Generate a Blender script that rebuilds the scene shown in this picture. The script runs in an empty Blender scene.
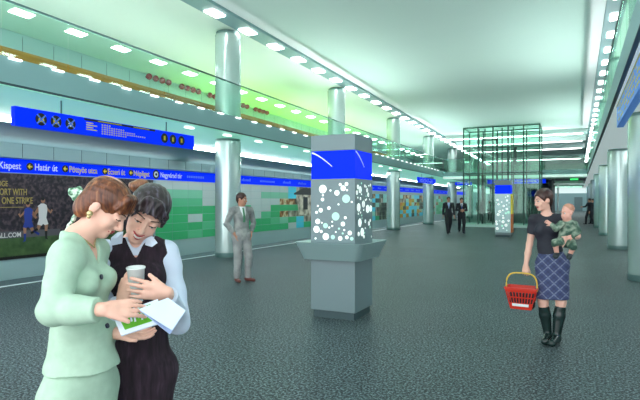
import bpy, bmesh, math, random
import numpy as np
from mathutils import Vector, Matrix
random.seed(7)
scene = bpy.context.scene
COL = scene.collection
# ------------------------------------------------------------------ camera
YAW = math.radians(26.2)
SN, CS = math.sin(YAW), math.cos(YAW)
FPX = 520.0
HOR = 200.5
EYE = 1.58
camd = bpy.data.cameras.new('camera'); cam = bpy.data.objects.new('camera', camd); COL.objects.link(cam)
cam.location = (0, 0, EYE); cam.rotation_euler = (math.radians(90), 0, YAW)
camd.sensor_width = 36; camd.lens = FPX/640*36; camd.clip_start = 0.05; camd.clip_end = 400
camd.shift_y = 0.5/640
scene.camera = cam
def W(px, py, t):                       # a point seen at px,py, t metres deep
    u = (px-320)/FPX; v = (HOR-py)/FPX
    return Vector((t*(-SN+u*CS), t*(CS+u*SN), EYE+t*v))
def yat(px, X):                         # Y of the wall plane x=X at column px
    u = (px-320)/FPX
    t = X/(-SN+u*CS)
    return t*(CS+u*SN)
def zt(z, Y):                           # the hall's upper storeys fall gently away
    return z-.004*max(0, z-1.2)*(Y-10)
# ------------------------------------------------------------------ materials
def lin(c):
    return tuple(((x/255)/12.92 if x/255 <= .04045 else ((x/255+.055)/1.055)**2.4) for x in c)
MATS = {}
def mat(name, rgb, rough=.6, metal=0, emit=0, spec=.5, ecol=None):
    m = bpy.data.materials.new(name); m.use_nodes = True
    b = m.node_tree.nodes['Principled BSDF']
    b.inputs['Base Color'].default_value = (*lin(rgb), 1)
    b.inputs['Roughness'].default_value = rough; b.inputs['Metallic'].default_value = metal
    b.inputs['Specular IOR Level'].default_value = spec
    if emit:
        b.inputs['Emission Color'].default_value = (*lin(ecol or rgb), 1); b.inputs['Emission Strength'].default_value = emit
    MATS[name] = m
    return m
def nd(m, kind, **kw):
    n = m.node_tree.nodes.new(kind)
    for k, v in kw.items():
        if k in n.inputs: n.inputs[k].default_value = v
        else: setattr(n, k, v)
    return n
def ramp(m, stops):
    r = m.node_tree.nodes.new('ShaderNodeValToRGB'); cr = r.color_ramp
    while len(cr.elements) < len(stops): cr.elements.new(.5)
    for e, (p, c) in zip(cr.elements, stops): e.position = p; e.color = (*lin(c), 1)
    return r
def noise_mat(name, stops, scale=8, rough=.6, detail=4, stretch=None, bump=0, metal=0, spec=.5):
    m = mat(name, stops[0][1], rough, metal, spec=spec); t = m.node_tree; b = t.nodes['Principled BSDF']
    tc = nd(m, 'ShaderNodeTexCoord'); mp = nd(m, 'ShaderNodeMapping')
    if stretch: mp.inputs['Scale'].default_value = stretch
    n = nd(m, 'ShaderNodeTexNoise', Scale=scale, Detail=detail)
    r = ramp(m, stops)
    t.links.new(tc.outputs['Object'], mp.inputs[0]); t.links.new(mp.outputs[0], n.inputs['Vector'])
    t.links.new(n.outputs['Fac'], r.inputs[0]); t.links.new(r.outputs[0], b.inputs['Base Color'])
    if bump:
        bp = nd(m, 'ShaderNodeBump', Strength=bump, Distance=.01)
        t.links.new(n.outputs['Fac'], bp.inputs['Height']); t.links.new(bp.outputs[0], b.inputs['Normal'])
    return m
M_ceil = noise_mat('ceiling_paint', [(.3, (218, 234, 231)), (.7, (222, 238, 234))], .3, .8)
M_mezzceil = mat('gallery_ceiling_paint', (215, 236, 222), .7)
M_strip = mat('light_channel', (120, 158, 158), .5)
M_wall = mat('wall_enamel', (164, 192, 196), .4)
M_cove = mat('cove_paint', (150, 182, 188), .5)
M_soffit = mat('soffit_glass_glow', (178, 222, 206), .25, emit=.48, ecol=(130, 214, 184))  # own glow added so the underside looks lit; no lamp behind it
M_soffit_r = mat('soffit_pale_glow', (212, 224, 224), .5, emit=.42, ecol=(200, 216, 216))  # glow added to lighten the right underside
M_farceil = mat('far_ceiling_glow', (210, 225, 224), .5, emit=.9, ecol=(214, 232, 232))  # glow added to light the far passage
M_fascia = mat('fascia_panel', (146, 184, 186), .45)
M_edge = mat('dark_joint', (58, 80, 84), .5)
M_steel = mat('steel', (96, 124, 124), .3, .7)
M_white = mat('white_line', (232, 240, 238), .5)
M_asph = mat('dark_edge_stone', (62, 84, 88), .5)
M_trench = mat('track_bed', (50, 58, 58), .9)
M_col = noise_mat('column_satin_steel', [(.3, (188, 210, 206)), (.7, (202, 220, 216))], 2, .22, 2, (1, 1, .1), 0, .55)
M_colb = mat('column_base', (92, 122, 120), .4, .2)
M_lamp = mat('lamp_white', (255, 255, 255), .5, emit=12)
M_lamp2 = mat('lamp_soft', (255, 255, 255), .5, emit=24)
M_edgel = mat('lamp_small', (255, 255, 255), .5, emit=1.6)
M_cvl = mat('lamp_line', (255, 255, 255), .5, emit=30)
M_beam = mat('lamp_beam', (255, 255, 255), .5, emit=8)
M_lime = mat('lamp_lime', (190, 235, 40), .5, emit=6)
M_orange = noise_mat('orange_wood', [(.3, (168, 104, 14)), (.7, (196, 130, 34))], 4, .5, 4, (1, .2, 3))
M_red = mat('glossy_red', (158, 30, 62), .2)
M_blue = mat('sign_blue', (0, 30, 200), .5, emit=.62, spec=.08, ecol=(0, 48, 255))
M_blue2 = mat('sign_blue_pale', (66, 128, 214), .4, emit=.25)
M_yel = mat('sign_yellow', (240, 214, 40), .5)
M_black = mat('sign_black', (16, 18, 26), .5)
M_textw = mat('text_white', (240, 246, 250), .5)
M_textb = mat('text_pale_blue', (96, 140, 245), .5)
M_pillar = mat('kiosk_grey', (114, 134, 138), .35, .1)
M_pillar2 = mat('kiosk_silver', (160, 188, 188), .28, .45)
M_dot = mat('dot_window', (245, 255, 250), .4, emit=.55)
M_dotg = mat('dot_window_pale_green', (176, 224, 206), .4, emit=.35)
M_postg = mat('tower_post', (58, 94, 84), .4, .3)
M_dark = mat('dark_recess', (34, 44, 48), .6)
M_stairs = mat('stair_grey', (96, 116, 118), .5)
M_door = mat('door_grey', (122, 140, 144), .5)
M_green_light = mat('exit_green', (60, 210, 110), .5, emit=.8)
def glass(name, rgb, refl=.10):
    m = bpy.data.materials.new(name); m.use_nodes = True; t = m.node_tree; t.nodes.clear()
    o = nd(m, 'ShaderNodeOutputMaterial'); tr = nd(m, 'ShaderNodeBsdfTransparent'); gl = nd(m, 'ShaderNodeBsdfGlossy', Roughness=.03)
    tr.inputs[0].default_value = (*lin(rgb), 1); gl.inputs[0].default_value = (.8, 1, .92, 1)
    fr = nd(m, 'ShaderNodeLayerWeight', Blend=.15); mx = nd(m, 'ShaderNodeMixShader')
    ml = nd(m, 'ShaderNodeMath', operation='MULTIPLY_ADD'); ml.inputs[1].default_value = .35; ml.inputs[2].default_value = .03
    t.links.new(fr.outputs['Facing'], ml.inputs[0]); t.links.new(ml.outputs[0], mx.inputs[0]); t.links.new(tr.outputs[0], mx.inputs[1]); t.links.new(gl.outputs[0], mx.inputs[2])
    t.links.new(mx.outputs[0], o.inputs[0]); return m
M_glass = glass('balustrade_glass', (237, 251, 245))
M_glass2 = glass('tower_glass', (238, 251, 246))
# floor
def floor_mat():
    m = mat('speckled_granite', (70, 100, 100), .45, spec=.14); t = m.node_tree; b = t.nodes['Principled BSDF']
    tc = nd(m, 'ShaderNodeTexCoord')
    v = nd(m, 'ShaderNodeTexVoronoi', Scale=70.0); n = nd(m, 'ShaderNodeTexNoise', Scale=46.0, Detail=4.0, Roughness=.7)
    n2 = nd(m, 'ShaderNodeTexNoise', Scale=.5, Detail=2.0)
    t.links.new(tc.outputs['Object'], v.inputs['Vector']); t.links.new(tc.outputs['Object'], n.inputs['Vector']); t.links.new(tc.outputs['Object'], n2.inputs['Vector'])
    r1 = ramp(m, [(.1, (6, 11, 14)), (.5, (42, 54, 58)), (.9, (108, 128, 132))])
    r2 = ramp(m, [(.43, (6, 10, 14)), (.5, (38, 50, 54)), (.58, (150, 172, 174))])
    t.links.new(v.outputs['Color'], r1.inputs[0]); t.links.new(n.outputs['Fac'], r2.inputs[0])
    mx = nd(m, 'ShaderNodeMix', data_type='RGBA'); mx.inputs['Factor'].default_value = .7
    t.links.new(r1.outputs[0], mx.inputs[6]); t.links.new(r2.outputs[0], mx.inputs[7])
    hv = nd(m, 'ShaderNodeHueSaturation', Value=1.0)
    ma = nd(m, 'ShaderNodeMath', operation='MULTIPLY_ADD'); ma.inputs[1].default_value = .5; ma.inputs[2].default_value = .58
    t.links.new(n2.outputs['Fac'], ma.inputs[0]); t.links.new(ma.outputs[0], hv.inputs['Value'])
    t.links.new(mx.outputs[2], hv.inputs['Color']); t.links.new(hv.outputs[0], b.inputs['Base Color'])
    return m
M_floor = floor_mat()
# ------------------------------------------------------------------ mesh helpers
def link(name, me, m=None, parent=None, loc=None):
    o = bpy.data.objects.new(name, me); COL.objects.link(o)
    if m is not None and me is not None:
        for x in (m if isinstance(m, (list, tuple)) else [m]): me.materials.append(x)
    if parent is not None: o.parent = parent
    if loc is not None: o.location = loc
    return o
class MB:
    def __init__(s): s.v = []; s.f = []; s.mi = []; s.sm = []
    def add(s, vs, fs, mi=0, smooth=False):
        n = len(s.v); s.v += [tuple(v) for v in vs]
        for f in fs: s.f.append([n+i for i in f]); s.mi.append(mi); s.sm.append(smooth)
    def box(s, x0, x1, y0, y1, z0, z1, mi=0, taper=False):
        g = (lambda z, y: zt(z, y)) if taper else (lambda z, y: z)
        vs = [(x, y, g(z, y)) for z in (z0, z1) for y in (y0, y1) for x in (x0, x1)]
        s.add(vs, [(0, 2, 3, 1), (4, 5, 7, 6), (0, 1, 5, 4), (2, 6, 7, 3), (0, 4, 6, 2), (1, 3, 7, 5)], mi)
    def prism(s, pts, y0, y1, mi=0, taper=True):      # pts: (x,z) outline extruded along Y
        g = (lambda z, y: zt(z, y)) if taper else (lambda z, y: z)
        n = len(pts)
        vs = [(x, y, g(z, y)) for y in (y0, y1) for x, z in pts]
        s.add(vs, [tuple(range(n)), tuple(range(2*n-1, n-1, -1))]+[(i, i+n, (i+1) % n+n, (i+1) % n) for i in range(n)], mi)
    def quad(s, a, b, c, d, mi=0): s.add([a, b, c, d], [(0, 1, 2, 3)], mi)
    def slab(s, pts, th, mi=0):                         # planar polygon with thickness
        P = [Vector(p) for p in pts]; n = (P[1]-P[0]).cross(P[2]-P[0]).normalized()*th
        k = len(P)
        s.add([p for p in P]+[p+n for p in P], [tuple(range(k-1, -1, -1)), tuple(range(k, 2*k))]+[(i, (i+1) % k, (i+1) % k+k, i+k) for i in range(k)], mi)
    def cyl(s, x, y, z0, z1, r0, r1=None, n=32, mi=0, smooth=True):
        r1 = r0 if r1 is None else r1
        vs = [(x+r*math.cos(2*math.pi*i/n), y+r*math.sin(2*math.pi*i/n), z) for z, r in ((z0, r0), (z1, r1)) for i in range(n)]
        s.add(vs, [(i, (i+1) % n, (i+1) % n+n, i+n) for i in range(n)], mi, smooth)
        s.add(vs, [tuple(range(n-1, -1, -1)), tuple(range(n, 2*n))], mi)
    def lathe(s, prof, n=32, mi=0, c=(0, 0, 0)):
        k = len(prof); vs = []
        for r, z in prof:
            for i in range(n): vs.append((c[0]+r*math.cos(2*math.pi*i/n), c[1]+r*math.sin(2*math.pi*i/n), c[2]+z))
        fs = [(j*n+i, j*n+(i+1) % n, (j+1)*n+(i+1) % n, (j+1)*n+i) for j in range(k-1) for i in range(n)]
        s.add(vs, fs, mi, True)
        s.add(vs, [tuple(range(n-1, -1, -1)), tuple((k-1)*n+i for i in range(n))], mi)
    def tube(s, pts, r, n=8, mi=0):
        P = [Vector(p) for p in pts]; rings = []
        for i, p in enumerate(P):
            d = (P[min(i+1, len(P)-1)]-P[max(i-1, 0)]).normalized()
            a = d.cross(Vector((0, 0, 1)));
            if a.length < .1: a = d.cross(Vector((1, 0, 0)))
            a.normalize(); b = d.cross(a)
            rings += [p+r*(a*math.cos(2*math.pi*k/n)+b*math.sin(2*math.pi*k/n)) for k in range(n)]
        fs = [(j*n+k, j*n+(k+1) % n, (j+1)*n+(k+1) % n, (j+1)*n+k) for j in range(len(P)-1) for k in range(n)]
        s.add(rings, fs, mi, True); s.add(rings, [tuple(range(n-1, -1, -1)), tuple((len(P)-1)*n+k for k in range(n))], mi)
    def disc(s, c, ax, ay, r, th, n=20, mi=0):
        c = Vector(c); ax = Vector(ax); ay = Vector(ay)
        s.slab([c+ax*r*math.cos(2*math.pi*i/n)+ay*r*math.sin(2*math.pi*i/n) for i in range(n)], th, mi)
    def ball(s, c, r, n=16, mi=0, sc=(1, 1, 1)):
        vs = []; m = n//2
        for j in range(1, m):
            for i in range(n):
                a = math.pi*j/m; b = 2*math.pi*i/n
                vs.append((c[0]+sc[0]*r*math.sin(a)*math.cos(b), c[1]+sc[1]*r*math.sin(a)*math.sin(b), c[2]+sc[2]*r*math.cos(a)))
        vs += [(c[0], c[1], c[2]+sc[2]*r), (c[0], c[1], c[2]-sc[2]*r)]
        T = len(vs)-2
        fs = [(j*n+i, (j+1)*n+i, (j+1)*n+(i+1) % n, j*n+(i+1) % n) for j in range(m-2) for i in range(n)]
        fs += [(T, i, (i+1) % n) for i in range(n)]+[(T+1, (m-2)*n+(i+1) % n, (m-2)*n+i) for i in range(n)]
        s.add(vs, fs, mi, True)
    def build(s, name, m, parent=None, bevel=0, loc=None):
        me = bpy.data.meshes.new(name); me.from_pydata(s.v, [], s.f); me.update()
        me.polygons.foreach_set('material_index', s.mi); me.polygons.foreach_set('use_smooth', s.sm)
        bm = bmesh.new(); bm.from_mesh(me); bmesh.ops.recalc_face_normals(bm, faces=bm.faces); bm.to_mesh(me); bm.free()
        o = link(name, me, m, parent, loc)
        if bevel:
            b = o.modifiers.new('bevel', 'BEVEL'); b.width = bevel; b.segments = 3; b.limit_method = 'ANGLE'
        return o
def tag(o, label=None, cat=None, group=None, kind=None):
    if label: o['label'] = label
    if cat: o['category'] = cat
    if group: o['group'] = group
    if kind: o['kind'] = kind
    return o
def empty(name, loc=(0, 0, 0), rz=0):
    o = bpy.data.objects.new(name, None); COL.objects.link(o); o.location = loc; o.rotation_euler = (0, 0, rz); o.empty_display_size = .1
    return o
def dup(root, loc, label=None):
    r = root.copy(); COL.objects.link(r); r.location = loc
    if label: r['label'] = label
    for ch in list(root.children):
        c = ch.copy(); COL.objects.link(c); c.parent = r
        for g in list(ch.children):
            d = g.copy(); COL.objects.link(d); d.parent = c
    return r
def struct(o): o['kind'] = 'structure'; return o
def text(name, s, size, M, m, parent, width=None):
    c = bpy.data.curves.new(name, 'FONT'); c.body = s; c.size = size; c.extrude = .004; c.align_x = 'LEFT'; c.offset = .002*size/.2
    t = bpy.data.objects.new(name, c); COL.objects.link(t)
    dg = bpy.context.evaluated_depsgraph_get(); dg.update()
    me = bpy.data.meshes.new_from_object(t.evaluated_get(dg))
    bpy.data.objects.remove(t)
    if not len(me.vertices): return None
    co = np.empty(len(me.vertices)*3, np.float32); me.vertices.foreach_get('co', co); co = co.reshape(-1, 3)
    if width: co[:, 0] = (co[:, 0]-co[:, 0].min())*width/(co[:, 0].max()-co[:, 0].min())
    R = np.array(M); co = co@R[:3, :3].T+R[:3, 3]
    me.vertices.foreach_set('co', co.astype(np.float32).ravel()); me.update(); me.name = name
    me.materials.clear(); me.materials.append(m)
    o = bpy.data.objects.new(name, me); COL.objects.link(o); o.parent = parent
    return o
def MX(x, y, z):                        # text lying on a wall that faces +X, reading towards +Y
    return Matrix(((0, 0, 1, x), (1, 0, 0, y), (0, 1, 0, z), (0, 0, 0, 1)))
def MXn(x, y, z):                       # faces -X, reading towards -Y
    return Matrix(((0, 0, -1, x), (-1, 0, 0, y), (0, 1, 0, z), (0, 0, 0, 1)))
def MY(x, y, z):                        # faces -Y (camera), reading towards +X
    return Matrix(((1, 0, 0, x), (0, 0, -1, y), (0, 1, 0, z), (0, 0, 0, 1)))
# ------------------------------------------------------------------ plan
XC = -3.77
def mir(x): return 2*XC-x+.24*min(1, max(0, x+8.9))      # the right gallery stands a little nearer its columns
Y0, Y1, YE = -3.0, 60.0, 88.0
XB, XL, XW, XP = -7.9, -8.83, -12.9, -10.1       # balcony edge, columns, wall, platform edge
ZS, ZF, ZM, ZR, ZH = 3.32, 3.36, 3.67, 4.62, 6.4
# floor with its slab joints
m = MB(); m.box(mir(XP), XP, Y0, YE, -.2, 0)
struct(m.build('floor', M_floor))
m = MB()
for x in (-.455, .27): m.box(x-.004, x+.004, Y0, YE, 0, .001)
struct(m.build('trim_floor_joint', M_edge))
for side, s in (('left', 0), ('right', 1)):
    F = (lambda x: x) if not s else mir
    def bx(mb, a, b, *r, **k):
        a, b = F(a), F(b); mb.box(min(a, b), max(a, b), *r, **k)
    m = MB(); bx(m, XP, -9.45, Y0, YE, 0, .004); struct(m.build('trim_platform_edge_'+side, M_asph))
    m = MB(); bx(m, -9.45, -9.37, Y0, YE, 0, .006); struct(m.build('trim_platform_line_'+side, M_white))
    m = MB(); bx(m, XW, XP, Y0, YE, -1.3, -1.2); struct(m.build('floor_track_bed_'+side, M_trench))
    m = MB(); bx(m, XP-.02, XP+.1, Y0, YE, -1.2, -.2); struct(m.build('trim_platform_face_'+side, M_asph))
    # enamel wall, lower and upper
    m = MB(); bx(m, XW-.2, XW, Y0, YE, -1.3, ZH+.4); struct(m.build('wall_'+side, M_wall))
    m = MB()
    y = yat(22.5, XW)-.9*13
    while y < 45:
        bx(m, XW, XW+.004, y-.006, y+.006, 2.66, 3.1); bx(m, XW, XW+.004, y-.006, y+.006, zt(4.0, y), zt(5.8, y)); y += .9
    bx(m, XW, XW+.004, Y0, 45, 5.33, 5.345, taper=True)
    struct(m.build('trim_wall_joint_'+side, M_edge))
    # cove between wall and soffit
    m = MB(); p = [(XW, 3.04), (-11.15, 3.27), (-11.15, 3.45), (XW, 3.45)]
    m.prism([(F(a), b) for a, b in p], Y0, Y1); struct(m.build('trim_cove_'+side, M_cove))
    m = MB(); bx(m, -11.10, -11.04, Y0, 56, 3.275, 3.31, taper=True); o = m.build('cove_light', M_cvl)
    tag(o, 'long white light line in the cove above the %s platform wall' % side, 'light strip')
    # gallery slab
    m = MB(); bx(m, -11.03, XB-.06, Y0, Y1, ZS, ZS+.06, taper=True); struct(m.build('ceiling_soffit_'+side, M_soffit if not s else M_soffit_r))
    m = MB(); bx(m, XW, XB-.02, Y0, Y1, 3.5, ZM, taper=True); struct(m.build('floor_gallery_'+side, M_fascia))
    m = MB(); bx(m, XB-.06, XB, Y0, Y1, ZF, ZM+.09, taper=True); struct(m.build('trim_fascia_'+side, M_fascia))
    m = MB(); bx(m, XB-.07, XB+.012, Y0, Y1, ZF-.02, ZF, taper=True); struct(m.build('trim_fascia_joint_'+side, M_edge))
    # gallery ceiling and light channel
    m = MB(); p = [(XW, 5.87), (-8.55, ZH), (-8.55, ZH+.35), (XW, ZH+.35)]
    m.prism([(F(a), b) for a, b in p], Y0, Y1); struct(m.build('ceiling_gallery_'+side, M_mezzceil))
    m = MB(); bx(m, -8.55, -7.98, Y0, Y1, ZH, ZH+.3, taper=True); struct(m.build('ceiling_light_channel_'+side, M_strip))
m = MB(); m.box(XB-.08, mir(XB-.08), Y0, Y1, ZH+.08, ZH+.3, taper=True); struct(m.build('ceiling', M_ceil))
# far end
m = MB(); m.box(XW, mir(XW), YE, YE+.3, 0, 3.4); struct(m.build('wall_far', M_wall))
m = MB(); m.box(XW, mir(XW), Y1, Y1+.3, 2.9, 6.4); struct(m.build('wall_far_upper', mat('pale_green_wall', (176, 224, 200), .5)))
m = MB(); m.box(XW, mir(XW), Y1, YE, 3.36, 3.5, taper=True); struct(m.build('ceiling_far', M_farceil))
# ceiling downstand beams beyond the main ceiling
for i, (y, z) in enumerate(((35.2, 6.25), (38.6, 6.2), (42.6, 6.15), (50.5, 6.1))):
    m = MB(); m.box(XB, mir(XB), y, y+.5, z-.05, ZH+.07, taper=True); b = struct(m.build('trim_ceiling_beam', M_ceil))
    m = MB(); m.box(XB+.2, .36, y+.18, y+.32, z-.10, z-.05, taper=True)
    tag(m.build('beam_light', M_beam), ['long light under the nearest cross beam of the ceiling', 'long light under the second cross beam of the ceiling', 'long light under the third cross beam of the ceiling', 'long light under the farthest cross beam of the ceiling'][i], 'light strip')
# ------------------------------------------------------------------ cross bridge
YB = 34.5
m = MB(); m.box(XB, mir(XB), YB, YB+.06, ZF, ZM+.02, taper=True); struct(m.build('trim_bridge_fascia', M_fascia))
m = MB(); m.box(XB, mir(XB), YB+.06, YB+4, ZS+.05, ZM, taper=True); struct(m.build('floor_bridge', M_fascia))
m = MB(); m.box(XB, mir(XB), YB-.03, YB+.5, ZS-.12, ZS+.05, taper=True); o = m.build('bridge_light', mat('bridge_light_panel', (215, 245, 235), .4, emit=.45))
tag(o, 'glowing pale strip under the cross bridge at the far end of the hall', 'light strip')
def balustrade(name, label, pts_fn, n, L, cat='balustrade'):
    """pts_fn(s, z) -> world point along the run"""
    r = empty(name, pts_fn(0, ZM)); inv = Vector(r.location)
    for i in range(n):
        s0, s1 = L*i/n+.01, L*(i+1)/n-.01
        a, b, c, d = (pts_fn(s0, ZM+.02), pts_fn(s1, ZM+.02), pts_fn(s1, ZR-.02), pts_fn(s0, ZR-.02))
        mb = MB(); mb.slab([Vector(q)-inv for q in (a, b, c, d)], .014); mb.build('pane', M_glass, r)
    mb = MB(); mb.tube([Vector(pts_fn(s, ZR))-inv for s in (0, L/2, L)], .022); mb.build('handrail', M_steel, r)
    return tag(r, label, cat)
LB = YB-.1+2.05
balustrade('glass_balustrade', 'long green glass balustrade of the left gallery with dark handrail', lambda s, z: (XB-.03, -2.05+s, zt(z, -2.05+s)), 31, LB)
balustrade('glass_balustrade', 'long green glass balustrade of the right gallery seen at a steep angle', lambda s, z: (mir(XB)+.04, -2.05+s, zt(z, -2.05+s)), 31, LB)
balustrade('glass_balustrade', 'green glass balustrade running across the far bridge', lambda s, z: (XB+.05+s, YB+.03, zt(z, YB)), 7, mir(XB)-XB-.1)
# ------------------------------------------------------------------ columns
ordl = ['nearest', 'second', 'third', 'fourth', 'fifth', 'sixth', 'farthest']
CY = [12.05+7.42*k for k in range(7)]
def lower_col(x, y, label, group):
    r = empty('support_column', (x, y, 0))
    top = zt(ZS, y)
    m = MB(); m.cyl(0, 0, .13, top-.07, .36, n=48); m.build('shaft', M_col, r)
    m = MB(); m.cyl(0, 0, 0.004, .13, .365, n=48); m.build('base_ring', M_colb, r)
    m = MB(); m.cyl(0, 0, top-.07, top, .345, n=48); m.build('collar', M_colb, r)
    tag(r, label, 'column', group)
def upper_col(x, y, label, group):
    r = empty('gallery_column', (x, y, zt(ZM, y)))
    h = zt(ZH-.045, y)-zt(ZM, y)
    m = MB(); m.cyl(0, 0, 0, h-.09, .36, n=48); m.build('shaft', M_col, r)
    m = MB(); m.cyl(0, 0, h-.09, h, .335, n=48); m.build('collar', M_colb, r)
    tag(r, label, 'column', group)
for k, y in enumerate(CY):
    lower_col(XL, y, '%s column in the left row, round pale steel, standing on the platform' % ordl[k], 'left platform columns')
    lower_col(mir(XL)-.02, y, '%s column in the right row, round pale steel, standing on the platform' % ordl[k], 'right platform columns')
    if k < 6:
        upper_col(XL, y, '%s round steel column standing on the left glass fronted gallery' % ordl[k], 'left gallery columns')
        upper_col(mir(XL), y, '%s round steel column standing on the right glass fronted gallery' % ordl[k], 'right gallery columns')
# ------------------------------------------------------------------ ceiling lights
def lights(name, label, group, x0, x1, ys, length, zf, m, inset=.02):
    proto = None
    for y in ys:
        z = zf((x0+x1)/2, y+length/2); dz = zf((x0+x1)/2, y+length)-zf((x0+x1)/2, y)
        dzx = (zf(x1, y)-zf(x0, y))/2
        if proto is None:
            mb = MB(); hw = (x1-x0)/2; hl = length/2
            vs = [(x, yy, zz+dz*yy/length+dzx*x/hw) for zz in (-.03, -.002) for yy in (-hl, hl) for x in (-hw, hw)]
            mb.add(vs, [(0, 2, 3, 1), (4, 5, 7, 6), (0, 1, 5, 4), (2, 6, 7, 3), (0, 4, 6, 2), (1, 3, 7, 5)])
            proto = mb.build(name, m); proto.location = ((x0+x1)/2, y+hl, z); tag(proto, label, 'light', group)
        else:
            dup(proto, ((x0+x1)/2, y+length/2, z))
YS = [3.16+1.5*i-.15 for i in range(37)]
lights('ceiling_light', 'white rectangular light in the left ceiling channel above the gallery edge', 'left ceiling channel lights', -8.45, -8.15, YS, .5, lambda x, y: zt(ZH, y), M_lamp)
lights('ceiling_light', 'white rectangular light in the right ceiling channel above the gallery edge', 'right ceiling channel lights', mir(-8.15), mir(-8.45), YS, .5, lambda x, y: zt(ZH, y), M_lamp)
gz = lambda x, y: zt(5.87+(x+12.9)*(ZH-5.87)/4.35, y)
lights('gallery_light', 'white rectangular light in the sloping ceiling over the left gallery', 'left gallery ceiling lights', -11.93, -11.67, [3.2+1.5*i for i in range(28)], .5, gz, M_lamp)
gzr = lambda x, y: gz(mir(x), y)
lights('gallery_light', 'white rectangular light in the sloping ceiling over the right gallery', 'right gallery ceiling lights', mir(-11.67), mir(-11.93), [3.2+1.5*i for i in range(28)], .5, gzr, M_lamp)
lights('edge_light', 'small white light along the lower edge of the left gallery glass', 'left gallery edge lights', XB+.001, XB+.05, [4.35+.75*i for i in range(39)], .2, lambda x, y: zt(ZM+.085, y), M_edgel)
lights('soffit_glint', 'small white dash standing for a light reflection in the soffit under the left gallery', 'left soffit reflections', -8.3, -8.2, [9.6+1.5*i for i in range(12)], .25, lambda x, y: zt(ZS, y), M_edgel)  # glowing dashes stand in for lamp reflections in the soffit glass
# ------------------------------------------------------------------ gallery furniture
m = MB(); z0 = ZM
r = empty('gallery_bench', (-9.6, 0, 0))
m.prism([(-.05, ZM), (.05, ZM), (.05, 4.4), (-.05, 4.4)], -2, 28.5); m.build('back_panel', M_orange, r)
m = MB(); m.prism([(-.45, 4.12), (-.05, 4.12), (-.05, 4.17), (-.45, 4.17)], -2, 28.5); m.build('seat', M_orange, r)
m = MB(); m.prism([(-.45, ZM), (-.4, ZM), (-.4, 4.12), (-.45, 4.12)], -2, 28.5); m.build('front_panel', M_orange, r)
tag(r, 'long orange wooden bench running along the left gallery floor', 'bench')
first = None
for g in range(5):
    for k in range(4):
        y = 13.03+1.61*g+.31*k
        lab = 'red ball on the left gallery back wall, in the %s group from the left' % ['first', 'second', 'third', 'fourth', 'fifth'][g]
        loc = (XW+.14, y, 5.71-.012*(y-13))
        if first is None:
            first = empty('wall_ball', loc)
            mb = MB(); mb.ball((0, 0, 0), .105, 20); mb.build('ball', M_red, first)
            mb = MB(); mb.tube([(-.14, 0, 0), (-.09, 0, 0)], .03); mb.build('stem', M_steel, first)
            tag(first, lab, 'decoration', 'red wall balls, group 0')
        else: dup(first, loc, lab)['group'] = 'red wall balls, group %d' % g
r = empty('lime_uplight', (XW+.35, 10, zt(ZM, 10)))
# ------------------------------------------------------------------ wall band with station names
r = empty('station_line_sign', (XW, 0, 0))
m = MB(); m.prism([(0, 2.295), (.03, 2.295), (.03, 2.645), (0, 2.645)], -2, 70, taper=False); m.build('band', M_blue, r)
xs = .032
def yp(px): return yat(px, XW+xs)
names = [('Kispest', -1, 21, M_textw), ('Határ út', 35, 57.5, M_textw), ('Pöttyös utca', 69.5, 97.3, M_yel), ('Ecseri út', 108, 125, M_yel), ('Népliget', 133.8, 149.5, M_yel), ('Nagyvárad tér', 160.5, 182, M_textw)]
for s, a, b, mm in names:
    text('station_name', s, .25, MX(xs, yp(a), 2.385), mm, r, yp(b)-yp(a))
for px in (30, 65.3, 105, 131):
    y = yp(px); m = MB(); m.disc((xs-.002, y, 2.47), (0, 1, 0), (0, 0, 1), .105, .004); dk = m.build('arrow_disc', M_black, r)
    m = MB(); m.slab([(xs+.004, y-.07, 2.47), (xs+.004, y, 2.40), (xs+.004, y, 2.45), (xs+.004, y+.06, 2.45), (xs+.004, y+.06, 2.49), (xs+.004, y, 2.49), (xs+.004, y, 2.54)], .004); m.build('arrow', M_yel, dk)
y = yp(156); m = MB(); m.disc((xs-.002, y, 2.47), (0, 1, 0), (0, 0, 1), .155, .004); dk = m.build('ring_disc', M_black, r)
m = MB(); m.disc((xs+.003, y, 2.47), (0, 1, 0), (0, 0, 1), .1, .004); m.build('ring', M_textw, dk)
m = MB(); m.disc((xs+.008, y, 2.47), (0, 1, 0), (0, 0, 1), .045, .004); m.build('ring_centre', M_black, dk)
m = MB(); y = yp(187); k = 0
while y < 58:
    L = [.9, 1.1, .7, 1.3, .8][k % 5]
    yy = y
    while yy < y+L:
        m.box(xs, xs+.004, yy, yy+.07, 2.42, 2.50+.04*(random.random() > .7)); yy += .1
    y += L+.75; k += 1
m.build('faint_lettering', M_textb, r)
tag(r, 'blue station name band with white and yellow lettering along the left wall', 'sign')
# ------------------------------------------------------------------ football advertisement
def ad_mat():
    m = noise_mat('ad_crowd', [(.35, (20, 14, 24)), (.5, (48, 36, 50)), (.62, (92, 74, 80)), (.75, (24, 18, 30))], 9, .35, 8)
    return m
M_ad = ad_mat(); M_grass = noise_mat('ad_pitch', [(.3, (44, 72, 40)), (.7, (84, 112, 66))], 4, .4, 6)
M_gold = mat('ad_gold', (176, 156, 88), .5); M_adk = mat('ad_black', (22, 20, 20), .4); M_kb = mat('ad_blue_kit', (38, 60, 150), .5); M_kw = mat('ad_white_kit', (226, 222, 224), .5); M_sk = mat('ad_skin', (170, 120, 96), .5)
M_hoard = mat('ad_hoarding', (92, 88, 96), .5)
ya, yb = 4.6, 13.35
r = empty('football_advertisement', (XW, ya, 0))
D = yb-ya
def rect(mb, y0, y1, z0, z1, x): mb.box(0.0, x, y0-ya, y1-ya, z0, z1)
m = MB(); rect(m, ya, yb, .64, 2.27, .02); m.build('crowd_picture', M_ad, r)
m = MB(); rect(m, ya, yb, .16, .64, .02); m.build('pitch_picture', M_grass, r)
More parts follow.
